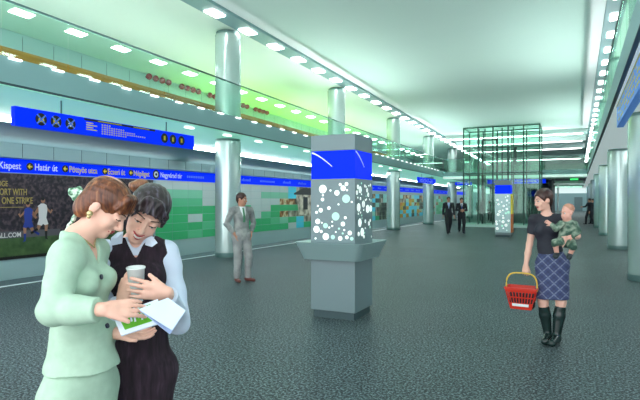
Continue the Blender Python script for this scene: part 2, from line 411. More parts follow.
m = MB(); rect(m, ya, yb, .08, .16, .025); m.build('bottom_edge', M_adk, r)
m = MB(); rect(m, ya, 9.8, .62, .80, .024); m.build('hoarding', M_hoard, r)
text('ad_lettering', 'ALL.COM', .17, MX(.026, yp(-3)-ya, .645), M_kw, r, yp(21)-yp(-3))
def adt(s, a, b, zb, h): text('ad_lettering', s, h*1.38, MX(.023, yp(a)-ya, zb), M_gold, r, yp(b)-yp(a))
adt('DGE', -2, 8, 1.94, .14); adt('PORT WITH', -3, 27, 1.72, .17); adt('ONE STRIKE', 2, 33, 1.50, .17)
m = MB(); rect(m, yp(-3), yp(24), 1.40, 1.415, .023); m.build('rule', M_gold, r)
def player(cx, kit, socks, s=1.0, flip=1, zb=.5):
    def P(pts, mm, name, x=.03):
        mb = MB(); mb.slab([(x, cx-ya+flip*a*s, zb+b*s) for a, b in (pts if flip > 0 else pts[::-1])], .004); mb.build(name, mm, r)
    P([(-.16, .80), (.13, .78), (.19, 1.18), (.15, 1.34), (.04, 1.40), (-.08, 1.40), (-.22, 1.30), (-.19, 1.1)], kit, 'player_shirt')
    P([(-.24, .60), (-.06, .55), (0, .62), (.08, .56), (.22, .60), (.15, .82), (-.17, .82)], kit, 'player_shorts', .033)
    P([(.10, .04), (.22, .0), (.17, .08), (.18, .34), (.08, .34)], socks, 'player_sock'); P([(.08, .34), (.18, .34), (.21, .60), (.07, .58)], M_sk, 'player_leg')
    P([(-.52, .32), (-.47, .24), (-.28, .36), (-.20, .40), (-.24, .48)], socks, 'player_sock'); P([(-.26, .47), (-.18, .38), (-.06, .57), (-.21, .62)], M_sk, 'player_leg')
    P([(-.40, .98), (-.33, .93), (-.17, 1.10), (-.20, 1.28), (-.28, 1.18)], M_sk, 'player_arm')
    P([(.15, 1.28), (.17, 1.14), (.33, 1.00), (.42, 1.14), (.36, 1.18), (.32, 1.09)], M_sk, 'player_arm')
    mb = MB(); mb.disc((.031, cx-ya, zb+1.52*s), (0, .8, 0), (0, 0, 1), .11*s, .004, 14); h_ = mb.build('player_head', M_sk, r)
    mb = MB(); mb.disc((.036, cx-ya-.01, zb+1.58*s), (0, .8, 0), (0, 0, .7), .10*s, .003, 14); mb.build('player_hair', M_adk, h_)
player(yp(28), M_kb, M_kb, .64, -1, .50); player(yp(43), M_kw, M_adk, .70, 1, .52)
tag(r, 'dark football advertisement with gold lettering and two players on the left wall', 'advertisement')
# ------------------------------------------------------------------ mosaic panels
gr = [(66, 186, 124), (98, 198, 150), (132, 208, 178), (196, 212, 212), (84, 220, 248), (154, 226, 216)]
M_cells = [mat('tile_green', gr[0], .35), mat('tile_mid_green', gr[1], .35), mat('tile_pale_green', gr[2], .35), mat('tile_grey', gr[3], .35), mat('tile_cyan', gr[4], .35), mat('tile_aqua', gr[5], .35),
  noise_mat('mural_brown', [(.35, (60, 50, 34)), (.48, (160, 106, 54)), (.58, (236, 220, 180)), (.7, (80, 120, 50))], 2.2, .4, 6),
  noise_mat('mural_stone', [(.35, (60, 62, 58)), (.5, (150, 140, 124)), (.65, (226, 220, 204))], 2.5, .4, 6, (1, 1, .5)),
  noise_mat('mural_yellow', [(.35, (80, 90, 30)), (.5, (214, 190, 50)), (.62, (226, 130, 60)), (.72, (130, 190, 100))], 1.2, .4, 6),
  noise_mat('mural_dark', [(.35, (24, 34, 30)), (.55, (70, 90, 76)), (.7, (150, 170, 150))], 1.6, .4, 6)]
mi = dict(G=0, g=1, p=2, w=3, c=4, a=5, B=6, S=7, Y=8, D=9)
rows1 = ["wwwwwwwwwwwcSSSSBBSSScSS", "pppwwgwwpppcSSSSSBSSSSca", "gggwwGwwwwBBSSSSSBBSSSca", "GGGGGGGwwGGGGaaaSSSSSSSa", "GGwGGGwwgGBSSSSSSGGGGcca", "GGGgGGGGGgpGcSSaSSBSSSSc", "GGgGGGGGGGGwcGccccSSScBa"]
def mosaic(label, y0, cw, rows, z0=.165, z1=2.05):
    r = empty('mosaic_panel', (XW+.003, y0, 0)); m = MB(); nr = len(rows); h = (z1-z0)/nr
    for j, row in enumerate(rows):
        for i, ch in enumerate(row):
            m.box(0.002, .02, i*cw+.008, (i+1)*cw-.008, z1-(j+1)*h+.005, z1-j*h-.005, mi[ch])
    m.build('tiles', M_cells, r)
    m = MB(); m.box(0, .014, 0, cw*len(rows[0]), z0, z1); m.build('backing', M_wall, r)
    tag(r, label, 'mosaic'); return r
pr = mosaic('green and grey tile mosaic with stone gate tower picture behind the standing man', 13.45, .83, rows1, .165, 2.28)
# stone gate tower picture in the mosaic
def pic(pts, mm, name, y0, parent, x=.024):
    mb = MB(); mb.slab([(x, a-y0, b) for a, b in pts], .004); mb.build(name, mm, parent)
M_st1 = noise_mat('mural_tower', [(.35, (140, 128, 112)), (.6, (238, 230, 214))], 3, .4, 5); M_st2 = mat('mural_shadow', (44, 48, 48), .5)
yt = yat(293.5, XW); yt2 = yat(321, XW)
pic([(yt, 1.95), (yt+.4, 2.06), (yt+1, 2.24), (yt2-1.2, 2.24), (yt2-.5, 2.06), (yt2-.5, 1.88), (yt, 1.88)], M_st2, 'tower_cornice', 13.45, pr)
pic([(yt+.5, .85), (yt2-1.2, .75), (yt2-.8, 1.88), (yt+.3, 1.88)], M_st1, 'tower_wall', 13.45, pr)
pic([(yt+1.0, 1.1), (yt+1.5, 1.1), (yt+1.5, 1.76), (yt+1.0, 1.76)], M_st2, 'tower_opening', 13.45, pr, .028)
rows2 = ["BBcDaacSaaBBSaccBBaBBcg", "BcDSaBBccSSaYYaDDBBSgap", "SDaDDaccSYYcYaBYDDSaggp", "ccSDDacSSYDYcccaDDaGGgB", "SaSDDcYYYcYccYcYBaGgagg", "acGDDaYYYYcYcDcBccgGggB"]
mosaic('photo collage mosaic of yellow, cyan and dark pictures on the far left wall', 33.5, .83, rows2)
rows3 = ["aBpgggcgGw", "gaBggpgGgw", "BggaBgGggw", "gGgBggagGw", "GgaggBgGgw", "gGgggagGgw"]
mosaic('mostly green picture mosaic at the far end of the left wall', 53.2, 1.0, rows3)
# ------------------------------------------------------------------ hanging signs
def hanging_sign(name, x, y0, y1, z0, z1, face, m, label, big=True):
    r = empty(name, (x, y0, 0)); L = y1-y0; s = 1 if face > 0 else -1
    mb = MB(); mb.box(-.05, .05, 0, L, z0, z1); mb.build('panel', m, r)
    fx = .052*s
    MT = MX if s > 0 else MXn
    for yy in (L*.2, L*.8):
        mb = MB(); mb.box(-.01, .01, yy-.01, yy+.01, z1, zt(ZS, y0+yy)); mb.build('hanger', M_steel, r)
    H = z1-z0
    def U(f): return f*L if s > 0 else L-f*L
    def bar(n, m2, a, b, c, d, e=.003):
        mb = MB(); u0, u1 = sorted((U(a), U(b))); x0, x1 = sorted((fx, fx+s*e)); mb.box(x0, x1, u0, u1, z0+c*H, z0+d*H); return mb.build(n, m2, r)
    def icon(f, kind):
        yy = U(f); zc = z0+H*.5; R = H*.34
        mb = MB()
        pts = [(fx, yy+R*math.cos(a*math.pi/12), zc+R*math.sin(a*math.pi/12)) for a in range(24)]
        if s < 0: pts = pts[::-1]
        mb.slab(pts, .003); dk = mb.build('pictogram_disc', M_black, r)
        mb = MB(); x0, x1 = sorted((fx+s*.004, fx+s*.007))
        q = R*.5
        if kind == 0: mb.box(x0, x1, yy-q, yy+q, zc-q*.8, zc-q*.2); mb.box(x0, x1, yy-q*.9, yy-q*.2, zc-q*.2, zc+q*.3); mb.box(x0, x1, yy+q*.3, yy+q*.9, zc-q*.2, zc+q*.4)
        elif kind == 1: mb.box(x0, x1, yy-q, yy-q*.3, zc-q*.6, zc+q); mb.box(x0, x1, yy-q*.3, yy+q, zc-q*.8, zc)
        elif kind == 2: mb.box(x0, x1, yy-q*.25, yy+q*.25, zc-q, zc+q*.5); mb.box(x0, x1, yy-q*.9, yy+q*.9, zc-.1*q, zc+.2*q)
        else: mb.box(x0, x1, yy-q*.5, yy+q*.5, zc-q*.9, zc+q*.9)
        mb.build('pictogram', M_yel if kind != 2 else M_textw, dk)
        if kind < 3:
            mb = MB()
            for sg in (1, -1):
                w = R*.09; l = R*.72
                a = Vector((0, l, sg*l)); n = Vector((0, -sg*w, w)) if True else None
                p = [Vector((fx+s*.007, yy, zc))+v for v in (-a-n, a-n, a+n, -a+n)]
                mb.slab(p, .002)
            mb.build('cross_stroke', M_textb, dk)
    if big:
        for f, k in ((.104, 0), (.168, 1), (.234, 2)): icon(f, k)
        bar('header_bar', M_black, .30, .71, .84, .97)
        bar('header_text', M_yel, .37, .50, .885, .925, .005); bar('header_text', M_yel, .57, .67, .885, .925, .005)
        mb = MB()
        for row in range(5):
            zc = z0+H*(.72-.13*row)
            for a, b in ((.31, .345+.02*(row % 2)),) if row < 4 else (): 
                u0, u1 = sorted((U(a), U(b))); x0, x1 = sorted((fx, fx+s*.003)); mb.box(x0, x1, u0, u1, zc-.01, zc+.01)
            f = .39
            while f < .44+.07*row*(1 if row < 4 else .3):
                u0, u1 = sorted((U(f), U(f+.007))); x0, x1 = sorted((fx, fx+s*.003)); mb.box(x0, x1, u0, u1, zc-.012, zc+.012); f += .013
        mb.build('small_lettering', M_yel, r)
        for f, k in ((.775, 3), (.836, 3), (.90, 3)): icon(f, k)
    else:
        mb = MB()
        for row in range(4):
            zc = z0+H*(.78-.2*row); f = .1
            while f < .8:
                if random.random() > .3:
                    u0, u1 = sorted((U(f), U(f+.02))); x0, x1 = sorted((fx, fx+s*.003)); mb.box(x0, x1, u0, u1, zc-.014, zc+.014)
                f += .035
        mb.build('small_lettering', M_yel if s < 0 else M_textw, r)
        if s < 0:
            bar('edge_stripe', M_gold, .0, 1, .9, 1)
    return tag(r, label, 'sign')
hanging_sign('hanging_sign', -8.2, yat(15, -8.15), yat(194, -8.15), 2.80, 3.115, 1, M_blue, 'large blue hanging information sign with round pictograms under the left gallery')
hanging_sign('hanging_sign', .68, 5.7, 10.25, 2.83, 3.2, -1, M_blue2, 'pale blue hanging sign with yellow lettering under the right gallery', False)
hanging_sign('hanging_sign', -8.12, 29.2, 33.2, 2.62, 2.93, 1, M_blue, 'small distant blue hanging sign near the third left column', False)
def cross_sign(label, x0, x1, y, z0, z1, letters=True):
    r = empty('overhead_sign', (x0, y, 0)); L = x1-x0
    m = MB(); m.box(0, L, -.05, .05, z0, z1); m.build('panel', M_blue, r)
    for a in (.1, .9):
        m = MB(); m.box(a*L-.012, a*L+.012, -.012, .012, z1, zt(ZS, y) if zt(ZS, y) > z1 else z1+.05); m.build('hanger', M_steel, r)
    if letters:
        m = MB(); x = L*.28
        while x < L*.85: m.box(x, x+.07, -.055, -.05, z0+.12, z0+.2+.05*(random.random() > .6)); x += .1
        m.build('lettering', M_textw, r)
        m = MB(); m.box(L*.12, L*.17, -.055, -.05, z0+.08, z1-.06); m.box(L*.2, L*.25, -.055, -.05, z0+.08, z1-.06); m.build('arrow', M_yel, r)
    return tag(r, label, 'sign')
cross_sign('wide blue overhead sign above the dark escalators behind the glass tower', -5.7, -1.85, 38.8, 2.76, 3.06)
cross_sign('short blue overhead sign left of the glass tower at the far end', -8.1, -6.9, 39.4, 2.72, 2.94)
# ------------------------------------------------------------------ information pillars
random.seed(11)
def dots(w, z0, z1, n, big):
    out = []
    tries = 0
    while len(out) < n and tries < 6000:
        tries += 1
        r = random.choice(big)
        x = random.uniform(-w/2+r+.02, w/2-r-.02); z = random.uniform(z0+r+.01, z1-r-.01)
        if all((x-a)**2+(z-b)**2 > (r+c+.008)**2 for a, b, c in out): out.append((x, z, r))
    return out
def pillar(px0, py0, label, ledge, yellow):
    r = empty('information_pillar', (px0, py0, 0)); w = .65; h = w/2
    H = 2.46
    m = MB(); m.box(-h+.03, h-.03, -h+.03, h-.03, 0, .1); m.build('plinth', M_edge, r)
    m = MB(); m.box(-h, h, -h, h, .1, .84 if ledge else .2); m.build('base', M_pillar, r, .006)
    zb = .84 if ledge else .2
    m = MB(); m.box(-h, h, -h, h, zb+.001, 1.87); m.build('body', M_pillar2 if not ledge else M_pillar, r, .004)
    m = MB(); m.box(-h+.005, h-.005, -h+.005, h-.005, 1.87, 2.245); bb = m.build('blue_band', M_blue, r, .004)
    m = MB(); m.box(-h, h, -h, h, 2.245, H); m.build('cap', M_pillar, r, .006)
    if ledge:
        # sloping shelf: frustum ring wider than the body
        rr = MB(); o1, o2 = h+.17, h+.13; zz0, zz1 = .84, 1.02
        def ring(R, z, c=.09):
            pts = []
            for sx, sy, a0 in ((1, 1, 0), (-1, 1, 90), (-1, -1, 180), (1, -1, 270)):
                for k in range(6):
                    a = math.radians(a0+18*k); pts.append((sx*(R-c)+c*math.cos(a), sy*(R-c)+c*math.sin(a), z))
            return pts
        A = ring(h+.09, .79); B = ring(h+.175, 1.02); C = ring(h+.155, 1.02); Dd = ring(h+.02, .97, .02); n = len(A)
        for P, Q in ((A, B), (B, C), (C, Dd)):
            rr.add(P+Q, [(i, (i+1) % n, (i+1) % n+n, i+n) for i in range(n)], 0, False)
        rr.add(A, [tuple(range(n))]); 
        rr.build('sloping_shelf', M_pillar2, r)
    big = [.056, .046, .036, .03, .024, .02, .014, .014, .012] if ledge else [.07, .06, .045, .045, .03, .02]
    for face in range(4):
        if not ledge and face == 1: continue
        dd = dots(w, 1.03 if ledge else .25, 1.85, 38 if ledge else 30, big)
        for gi, mm in ((0, M_dot), (1, M_dotg)):
            mb = MB()
            for i, (x, z, q) in enumerate(dd):
                if (i % 5 == 4) != (gi == 1): continue
                n = 18
                pts = []
                for k in range(n):
                    a = 2*math.pi*k/n; X, Z = x+q*math.cos(a), z+q*math.sin(a)
                    c = {0: (X, -h-.0005), 1: (h+.0005, X), 2: (-X, h+.0005), 3: (-h-.0005, -X)}[face]
                    pts.append((c[0], c[1], Z))
                mb.slab(pts, .003)
            mb.build('round_windows', mm, r)
    for face in ((0, 1) if ledge else ()):
        mb = MB(); pts = []; n = 10
        up, lo = [], []
        for k in range(n+1):
            f = k/n; a = -h+.02+f*.30; z = 2.225-.19*f**1.35; wdt = .012*(1-.5*f)
            c = (a, -h-.002) if face == 0 else (h+.002, a)
            up.append((*c, z+wdt)); lo.append((*c, z-wdt))
        for k in range(n): mb.slab([lo[k], lo[k+1], up[k+1], up[k]], .003)
        mb.build('white_streak', M_textw, bb)
    if yellow:
        m = MB(); m.box(h+.001, h+.05, -h, h, 1.0, 1.87); m.build('yellow_panel', M_yel, r)
        m = MB(); m.box(h+.001, h+.05, -h, h, .2, 1.0); m.build('orange_panel', mat('pillar_orange', (214, 112, 40), .5), r)
    return tag(r, label, 'information pillar')
pillar(-2.915, 6.625, 'large grey pillar with glowing round dots, blue band and sloping shelf in the foreground', True, False)
pillar(-2.83, 23.9, 'distant grey dotted pillar with blue band and yellow side panel before the tower', False, True)
# ------------------------------------------------------------------ lift tower
TX0, TX1, TY0, TY1 = -6.1, -1.85, 32.1, 34.1
r = empty('glass_lift_tower', (TX0, TY0, 0)); TW = TX1-TX0; TD = TY1-TY0; TH = zt(ZH+.06, TY0)
m = MB(); m.box(-.1, TW+.1, -.1, TD+.1, 0, .16); m.build('base', mat('tower_base', (196, 222, 214), .5), r)
def pane(n, a, b, c, d): mb = MB(); mb.slab([a, b, c, d], .02); mb.build(n, M_glass2, r)
for i in range(5):
    x0, x1 = TW*i/5+.05, TW*(i+1)/5-.05
    pane('glass_pane', (x0, 0, .16), (x1, 0, .16), (x1, 0, TH), (x0, 0, TH))
    pane('glass_pane', (x0, TD, .16), (x1, TD, .16), (x1, TD, TH-.02), (x0, TD, TH-.02))
for x in (0, TW):
    pane('glass_pane', (x, .05, .16), (x, TD-.05, .16), (x, TD-.05, TH-.02), (x, .05, TH-.02))
def post(x, y, z0=.16, z1=None, w=.036):
    mb = MB(); mb.box(x-w, x+w, y-w, y+w, z0, z1 or TH-.02); mb.build('post', M_postg, r)
for i in range(6): post(TW*i/5, 0); post(TW*i/5, TD)
for x in (.75, 1.1, 2.1, 2.75, 3.3): post(x, TD*.5, w=.03)
for z in (TH-.06, 4.7, 3.2): 
    mb = MB()
    for y in (0, TD): mb.box(0, TW, y-.025, y+.025, z-.03, z+.03)
    for x in (0, TW): mb.box(x-.025, x+.025, 0, TD, z-.03, z+.03)
    mb.build('cross_rail', M_postg, r)
mb = MB()
for x in (1.0, 1.85): mb.box(x-.05, x+.05, .6, .7, .16, 5.2)
mb.box(.95, 1.9, .6, .7, 5.2, 5.3); mb.build('lift_door_frame', M_dark, r)
mb = MB()
for x in (2.5, 2.9): mb.box(x-.07, x+.07, .5, .6, 3.9, 4.75)
mb.build('control_box', M_dark, r)
tag(r, 'tall green glass lift tower with slender steel posts at the end of the hall', 'lift tower')
# ------------------------------------------------------------------ escalators behind the tower
def escalator(x0, x1, label):
    r = empty('escalator', ((x0+x1)/2, 41, 0)); w = (x1-x0)/2
    m = MB()
    n = 17
    for i in range(n): m.box(-w+.12, w-.12, i*.34, (i+1)*.34+.05, 0.003 if i == 0 else i*.17-.1, (i+1)*.17)
    m.build('steps', M_stairs, r)
    for sx in (-1, 1):
        m = MB(); a = w*sx; b = (w-.12)*sx; x0_, x1_ = min(a, b), max(a, b)
        m.prism([(x0_, 0.003), (x1_, .003), (x1_, .95), (x0_, .95)], -.6, 0, taper=False)
        vs = [(x, y, z) for x in (x0_, x1_) for y, z in ((0, .003), (0, .95), (5.78, 3.2), (5.78, 2.6))]
        m.add(vs, [(0, 1, 2, 3), (7, 6, 5, 4), (0, 4, 5, 1), (1, 5, 6, 2), (2, 6, 7, 3), (3, 7, 4, 0)])
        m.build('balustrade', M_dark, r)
        m = MB(); m.tube([((x0_+x1_)/2, -.65, .9), ((x0_+x1_)/2, -.55, 1.0), ((x0_+x1_)/2, 0, 1.0), ((x0_+x1_)/2, 5.78, 3.25)], .045); m.build('handrail', M_black, r)
    return tag(r, label, 'escalator')
escalator(-5.6, -4.4, 'left escalator in the dark stairwell behind the glass tower')
escalator(-4.3, -3.1, 'middle escalator in the dark stairwell behind the glass tower')
escalator(-3.0, -1.8, 'right escalator in the dark stairwell behind the glass tower')
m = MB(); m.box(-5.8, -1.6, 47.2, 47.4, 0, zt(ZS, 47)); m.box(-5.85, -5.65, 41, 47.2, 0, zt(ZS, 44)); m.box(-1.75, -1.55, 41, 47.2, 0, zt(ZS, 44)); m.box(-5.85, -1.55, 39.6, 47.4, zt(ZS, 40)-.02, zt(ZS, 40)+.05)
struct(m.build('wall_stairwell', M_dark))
m = MB(); m.box(-1.5, mir(XB), 39.4, 39.7, zt(3.15, 40), zt(3.36, 40)); struct(m.build('trim_portal', M_dark))
m = MB(); m.box(-.35, .15, 39.3, 39.39, 2.96, 3.1); tag(m.build('exit_sign', M_green_light), 'small glowing green sign over the far right passage', 'sign')
m = MB(); m.box(-1.5, mir(XB), 43, 43.3, zt(2.95, 40), zt(3.1, 40)); struct(m.build('trim_portal_pale', M_ceil))
m = MB(); m.box(-1.3, -1.18, 44, 44.12, 0, zt(3.2, 44)); tag(m.build('thin_post', M_ceil), 'thin white post in the far right passage', 'post')
r = empty('ticket_kiosk', (-2.0, 50, 0)); m = MB(); m.box(-.35, .35, -.3, .3, 0, 2.1); m.build('cabinet', M_door, r)
m = MB(); m.box(-.25, .25, -.34, -.3, 1.7, 2.0); m.build('blue_header', M_blue, r); m = MB(); m.box(-.2, .2, -.32, -.3, 1.1, 1.6); m.build('screen', M_dark, r)
tag(r, 'grey kiosk with small blue header in the far passage', 'kiosk')
r = empty('door_1', (.35, YE, 0)); r['kind'] = 'structure'
m = MB(); m.box(-.55, .55, -.08, -.001, 0.003, 2.1); m.build('leaf', M_door, r); m = MB(); m.box(.35, .42, -.12, -.08, .95, 1.05); m.build('handle', M_steel, r)
# ------------------------------------------------------------------ light
def area(name, loc, size, sy, power, rgb, rot, spread=180):
    d = bpy.data.lights.new(name, 'AREA'); d.shape = 'RECTANGLE'; d.size = size; d.size_y = sy; d.energy = power; d.color = lin(rgb); d.spread = math.radians(spread)
    o = bpy.data.objects.new(name, d); COL.objects.link(o); o.location = loc; o.rotation_euler = rot; return o
UP = (math.pi, 0, 0)
for side, X, sg in (('left', XB-.2, 1), ('right', mir(XB)+.2, -1)):
    m = MB(); m.box(X-.08, X+.08, -2, YB-.2, ZM, ZM+.045, taper=True)
    tag(m.build('fill_light_trough', M_fascia), 'added slim trough for fill light on the floor behind the %s gallery glass' % side, 'light fitting')  # added housing for the fill lamps below
    for k in range(3):
        yc = 3.5+12*k
        area('ceiling_fill', (X, yc, zt(ZM+.06, yc)), .1, 11, 250, (250, 246, 248), (math.pi, math.radians(38)*sg, 0), 150)  # added fill, aimed up to brighten the hall ceiling
area('lime_wash', (XW+.9, 20, zt(ZM, 20)+.35), .25, 18, 230, (176, 236, 20), (math.pi, math.radians(-8), 0))
bpy.data.objects.remove(bpy.data.objects['lime_uplight'])
m = MB(); m.box(XW+.75, XW+1.05, 11, 29, ZM, ZM+.3, taper=True); tag(m.build('lime_uplight', M_steel), 'low lime uplight trough on the left gallery floor', 'light fitting')
for side, X, sg in (('left', XW+.16, 1), ('right', mir(XW+.16), -1)):
    m = MB(); x0, x1 = sorted((X-sg*.16, X+sg*.08)); m.box(x0, x1, -2, 56, 2.655, 2.672); tag(m.build('fill_light_ledge', M_fascia), 'added slim ledge for hidden fill light along the %s wall below the cove' % side, 'light fitting')  # added ledge that carries the cove fill
    for k in range(3): area('cove_fill', (X, 5+19*k, 2.69), .1, 18, 26, (236, 246, 248), (math.pi, math.radians(22)*sg, 0), 130)  # added upward fill for cove and soffit
for k in range(2): area('gallery_fill', (-10.2, 8+20*k, 4.0), .2, 18, 110, (236, 244, 240), (math.pi, 0, 0), 150)  # added unseen lamps that brighten the gallery ceiling
m = MB(); m.box(-10.32, -10.08, -2, 38, zt(ZM, 20), 3.96); tag(m.build('gallery_fill_housing', M_fascia), 'added low housing for fill light behind the orange gallery bench', 'light fitting')  # added base for the gallery fill lamps
m = MB(); m.box(XB+.3, .3, YB+1.2, YB+1.5, zt(ZM, YB), zt(ZM, YB)+.04); tag(m.build('bridge_fill_trough', M_fascia), 'added slim trough for fill light lying on the floor of the cross bridge', 'light fitting')  # added base for the bridge fill lamp
area('bridge_fill', (XC, YB+1.35, zt(ZM, YB)+.06), 7.2, .2, 260, (236, 248, 242), (math.pi, 0, 0), 160)  # added unseen lamp that brightens the hall beyond the bridge
# world light added as fill, entering by the open hall end behind the camera
w = bpy.data.worlds.new('world'); scene.world = w; w.use_nodes = True
w.node_tree.nodes['Background'].inputs[0].default_value = (*lin((238, 241, 244)), 1); w.node_tree.nodes['Background'].inputs[1].default_value = 3.0
scene.view_settings.view_transform = 'Standard'; scene.view_settings.look = 'None'; scene.view_settings.gamma = 1; scene.view_settings.use_curve_mapping = False
scene.view_settings.exposure = .25
# ------------------------------------------------------------------ figures: signed distance field -> one smooth mesh
A = lambda *p: np.array(p if len(p) > 1 else p[0], float)
def unit(v): v = A(v); return v/np.linalg.norm(v)
class Field:
    def __init__(s): s.ops = []
    def cone(s, a, b, ra, rb, k=.015, sq=None, flat=False, flata=False, tag='', sub=False):
        s.ops.append(dict(t='c', a=A(a), b=A(b), ra=ra, rb=rb, k=k, sq=sq, flat=flat, flata=flata, tag=tag, sub=sub)); return s
    def ell(s, c, r, R=None, k=.015, tag='', sub=False):
        s.ops.append(dict(t='e', c=A(c), r=A(r), R=np.eye(3) if R is None else np.array(R, float), k=k, tag=tag, sub=sub)); return s
    def clip(s, fn): s.ops.append(dict(t='p', fn=fn, tag='')); return s
    def pick(s, tags, grow, k=None):
        f = Field()
        for o in s.ops:
            if o['tag'] in tags and not o['sub']:
                q = dict(o)
                if q['t'] == 'c': q['ra'] = o['ra']+grow; q['rb'] = o['rb']+grow
                else: q['r'] = o['r']+grow
                if k: q['k'] = k
                f.ops.append(q)
        return f
    def bounds(s):
        lo, hi = A(9, 9, 9), A(-9, -9, -9)
        for o in s.ops:
            if o['t'] == 'p' or o['sub']: continue
            l, h = s.bb(o); lo = np.minimum(lo, l); hi = np.maximum(hi, h)
        return lo, hi
    def bb(s, o, pad=0):
        if o['t'] == 'c':
            r = max(o['ra'], o['rb'])*(max(1, o['sq'][1]) if o['sq'] else 1)
            return np.minimum(o['a'], o['b'])-r-pad, np.maximum(o['a'], o['b'])+r+pad
        e = np.sqrt(((o['R']*o['r'][:, None])**2).sum(0))
        return o['c']-e-pad, o['c']+e+pad
    def mesh(s, name, h, m, parent, disp=None, zmin=None):
        lo, hi = s.bounds(); lo -= 3*h; hi += 3*h
        if zmin is not None: lo[2] = zmin
        n = np.ceil((hi-lo)/h).astype(int)+1
        F = np.full(n, .04, np.float32)
        for o in s.ops:
            if o['t'] == 'p': i0 = np.zeros(3, int); i1 = n
            else:
                l, u = s.bb(o, 2.5*h+o['k'])
                i0 = np.clip(((l-lo)/h).astype(int), 0, n-1); i1 = np.clip(np.ceil((u-lo)/h).astype(int)+1, 1, n)
            if (i1 <= i0).any(): continue
            ax = [lo[d]+h*np.arange(i0[d], i1[d], dtype=np.float32) for d in range(3)]
            X, Y, Z = ax[0][:, None, None], ax[1][None, :, None], ax[2][None, None, :]
            sl = tuple(slice(i0[d], i1[d]) for d in range(3)); G = F[sl]
            if o['t'] == 'p':
                F[sl] = np.maximum(G, o['fn'](X, Y, Z)); continue
            if o['t'] == 'c':
                a, b = o['a'], o['b']
                px, py, pz = X-a[0], Y-a[1], Z-a[2]; ba = b-a
                if o['sq']:
                    nn, sc = unit(o['sq'][0]), 1/o['sq'][1]-1
                    q = (px*nn[0]+py*nn[1]+pz*nn[2])*sc
                    px, py, pz = px+nn[0]*q, py+nn[1]*q, pz+nn[2]*q
                    ba = ba+nn*(ba@nn)*sc
                L = max(ba@ba, 1e-9)
                hh = (px*ba[0]+py*ba[1]+pz*ba[2])/L; hc = np.clip(hh, 0, 1)
                d = np.sqrt((px-hc*ba[0])**2+(py-hc*ba[1])**2+(pz-hc*ba[2])**2)-(o['ra']+(o['rb']-o['ra'])*hc)
                if o['flat']: d = np.maximum(d, (hh-1)*math.sqrt(L))
                if o['flata']: d = np.maximum(d, -hh*math.sqrt(L))
            else:
                c, r, R = o['c'], o['r'], o['R']
                px, py, pz = X-c[0], Y-c[1], Z-c[2]
                q = [(px*R[i][0]+py*R[i][1]+pz*R[i][2])/r[i] for i in range(3)]
                k0 = np.sqrt(q[0]**2+q[1]**2+q[2]**2); k1 = np.sqrt((q[0]/r[0])**2+(q[1]/r[1])**2+(q[2]/r[2])**2)+1e-6
                d = k0*(k0-1)/k1
            k = o['k']
            if o['sub']:
                d = -d; hm = np.clip(.5-.5*(G-d)/k, 0, 1); F[sl] = G*(1-hm)+d*hm+k*hm*(1-hm)
            else:
                hm = np.clip(.5+.5*(G-d)/k, 0, 1); F[sl] = G*(1-hm)+d*hm-k*hm*(1-hm)
        if disp is not None:
            ax = [lo[d]+h*np.arange(n[d], dtype=np.float32) for d in range(3)]
            F += disp(ax[0][:, None, None], ax[1][None, :, None], ax[2][None, None, :]).astype(np.float32)
        F[0] = F[-1] = .04; F[:, 0] = F[:, -1] = .04; F[:, :, 0] = F[:, :, -1] = .04
        V, Q = nets(F, lo, h)
        me = bpy.data.meshes.new(name)
        me.vertices.add(len(V)); me.vertices.foreach_set('co', V.astype(np.float32).ravel())
        me.loops.add(len(Q)*4); me.loops.foreach_set('vertex_index', Q.ravel().astype(np.int32))
        me.polygons.add(len(Q)); me.polygons.foreach_set('loop_start', np.arange(0, len(Q)*4, 4, dtype=np.int32))
        me.polygons.foreach_set('use_smooth', np.ones(len(Q), bool))
        me.update(calc_edges=True); me.validate()
        return link(name, me, m, parent)
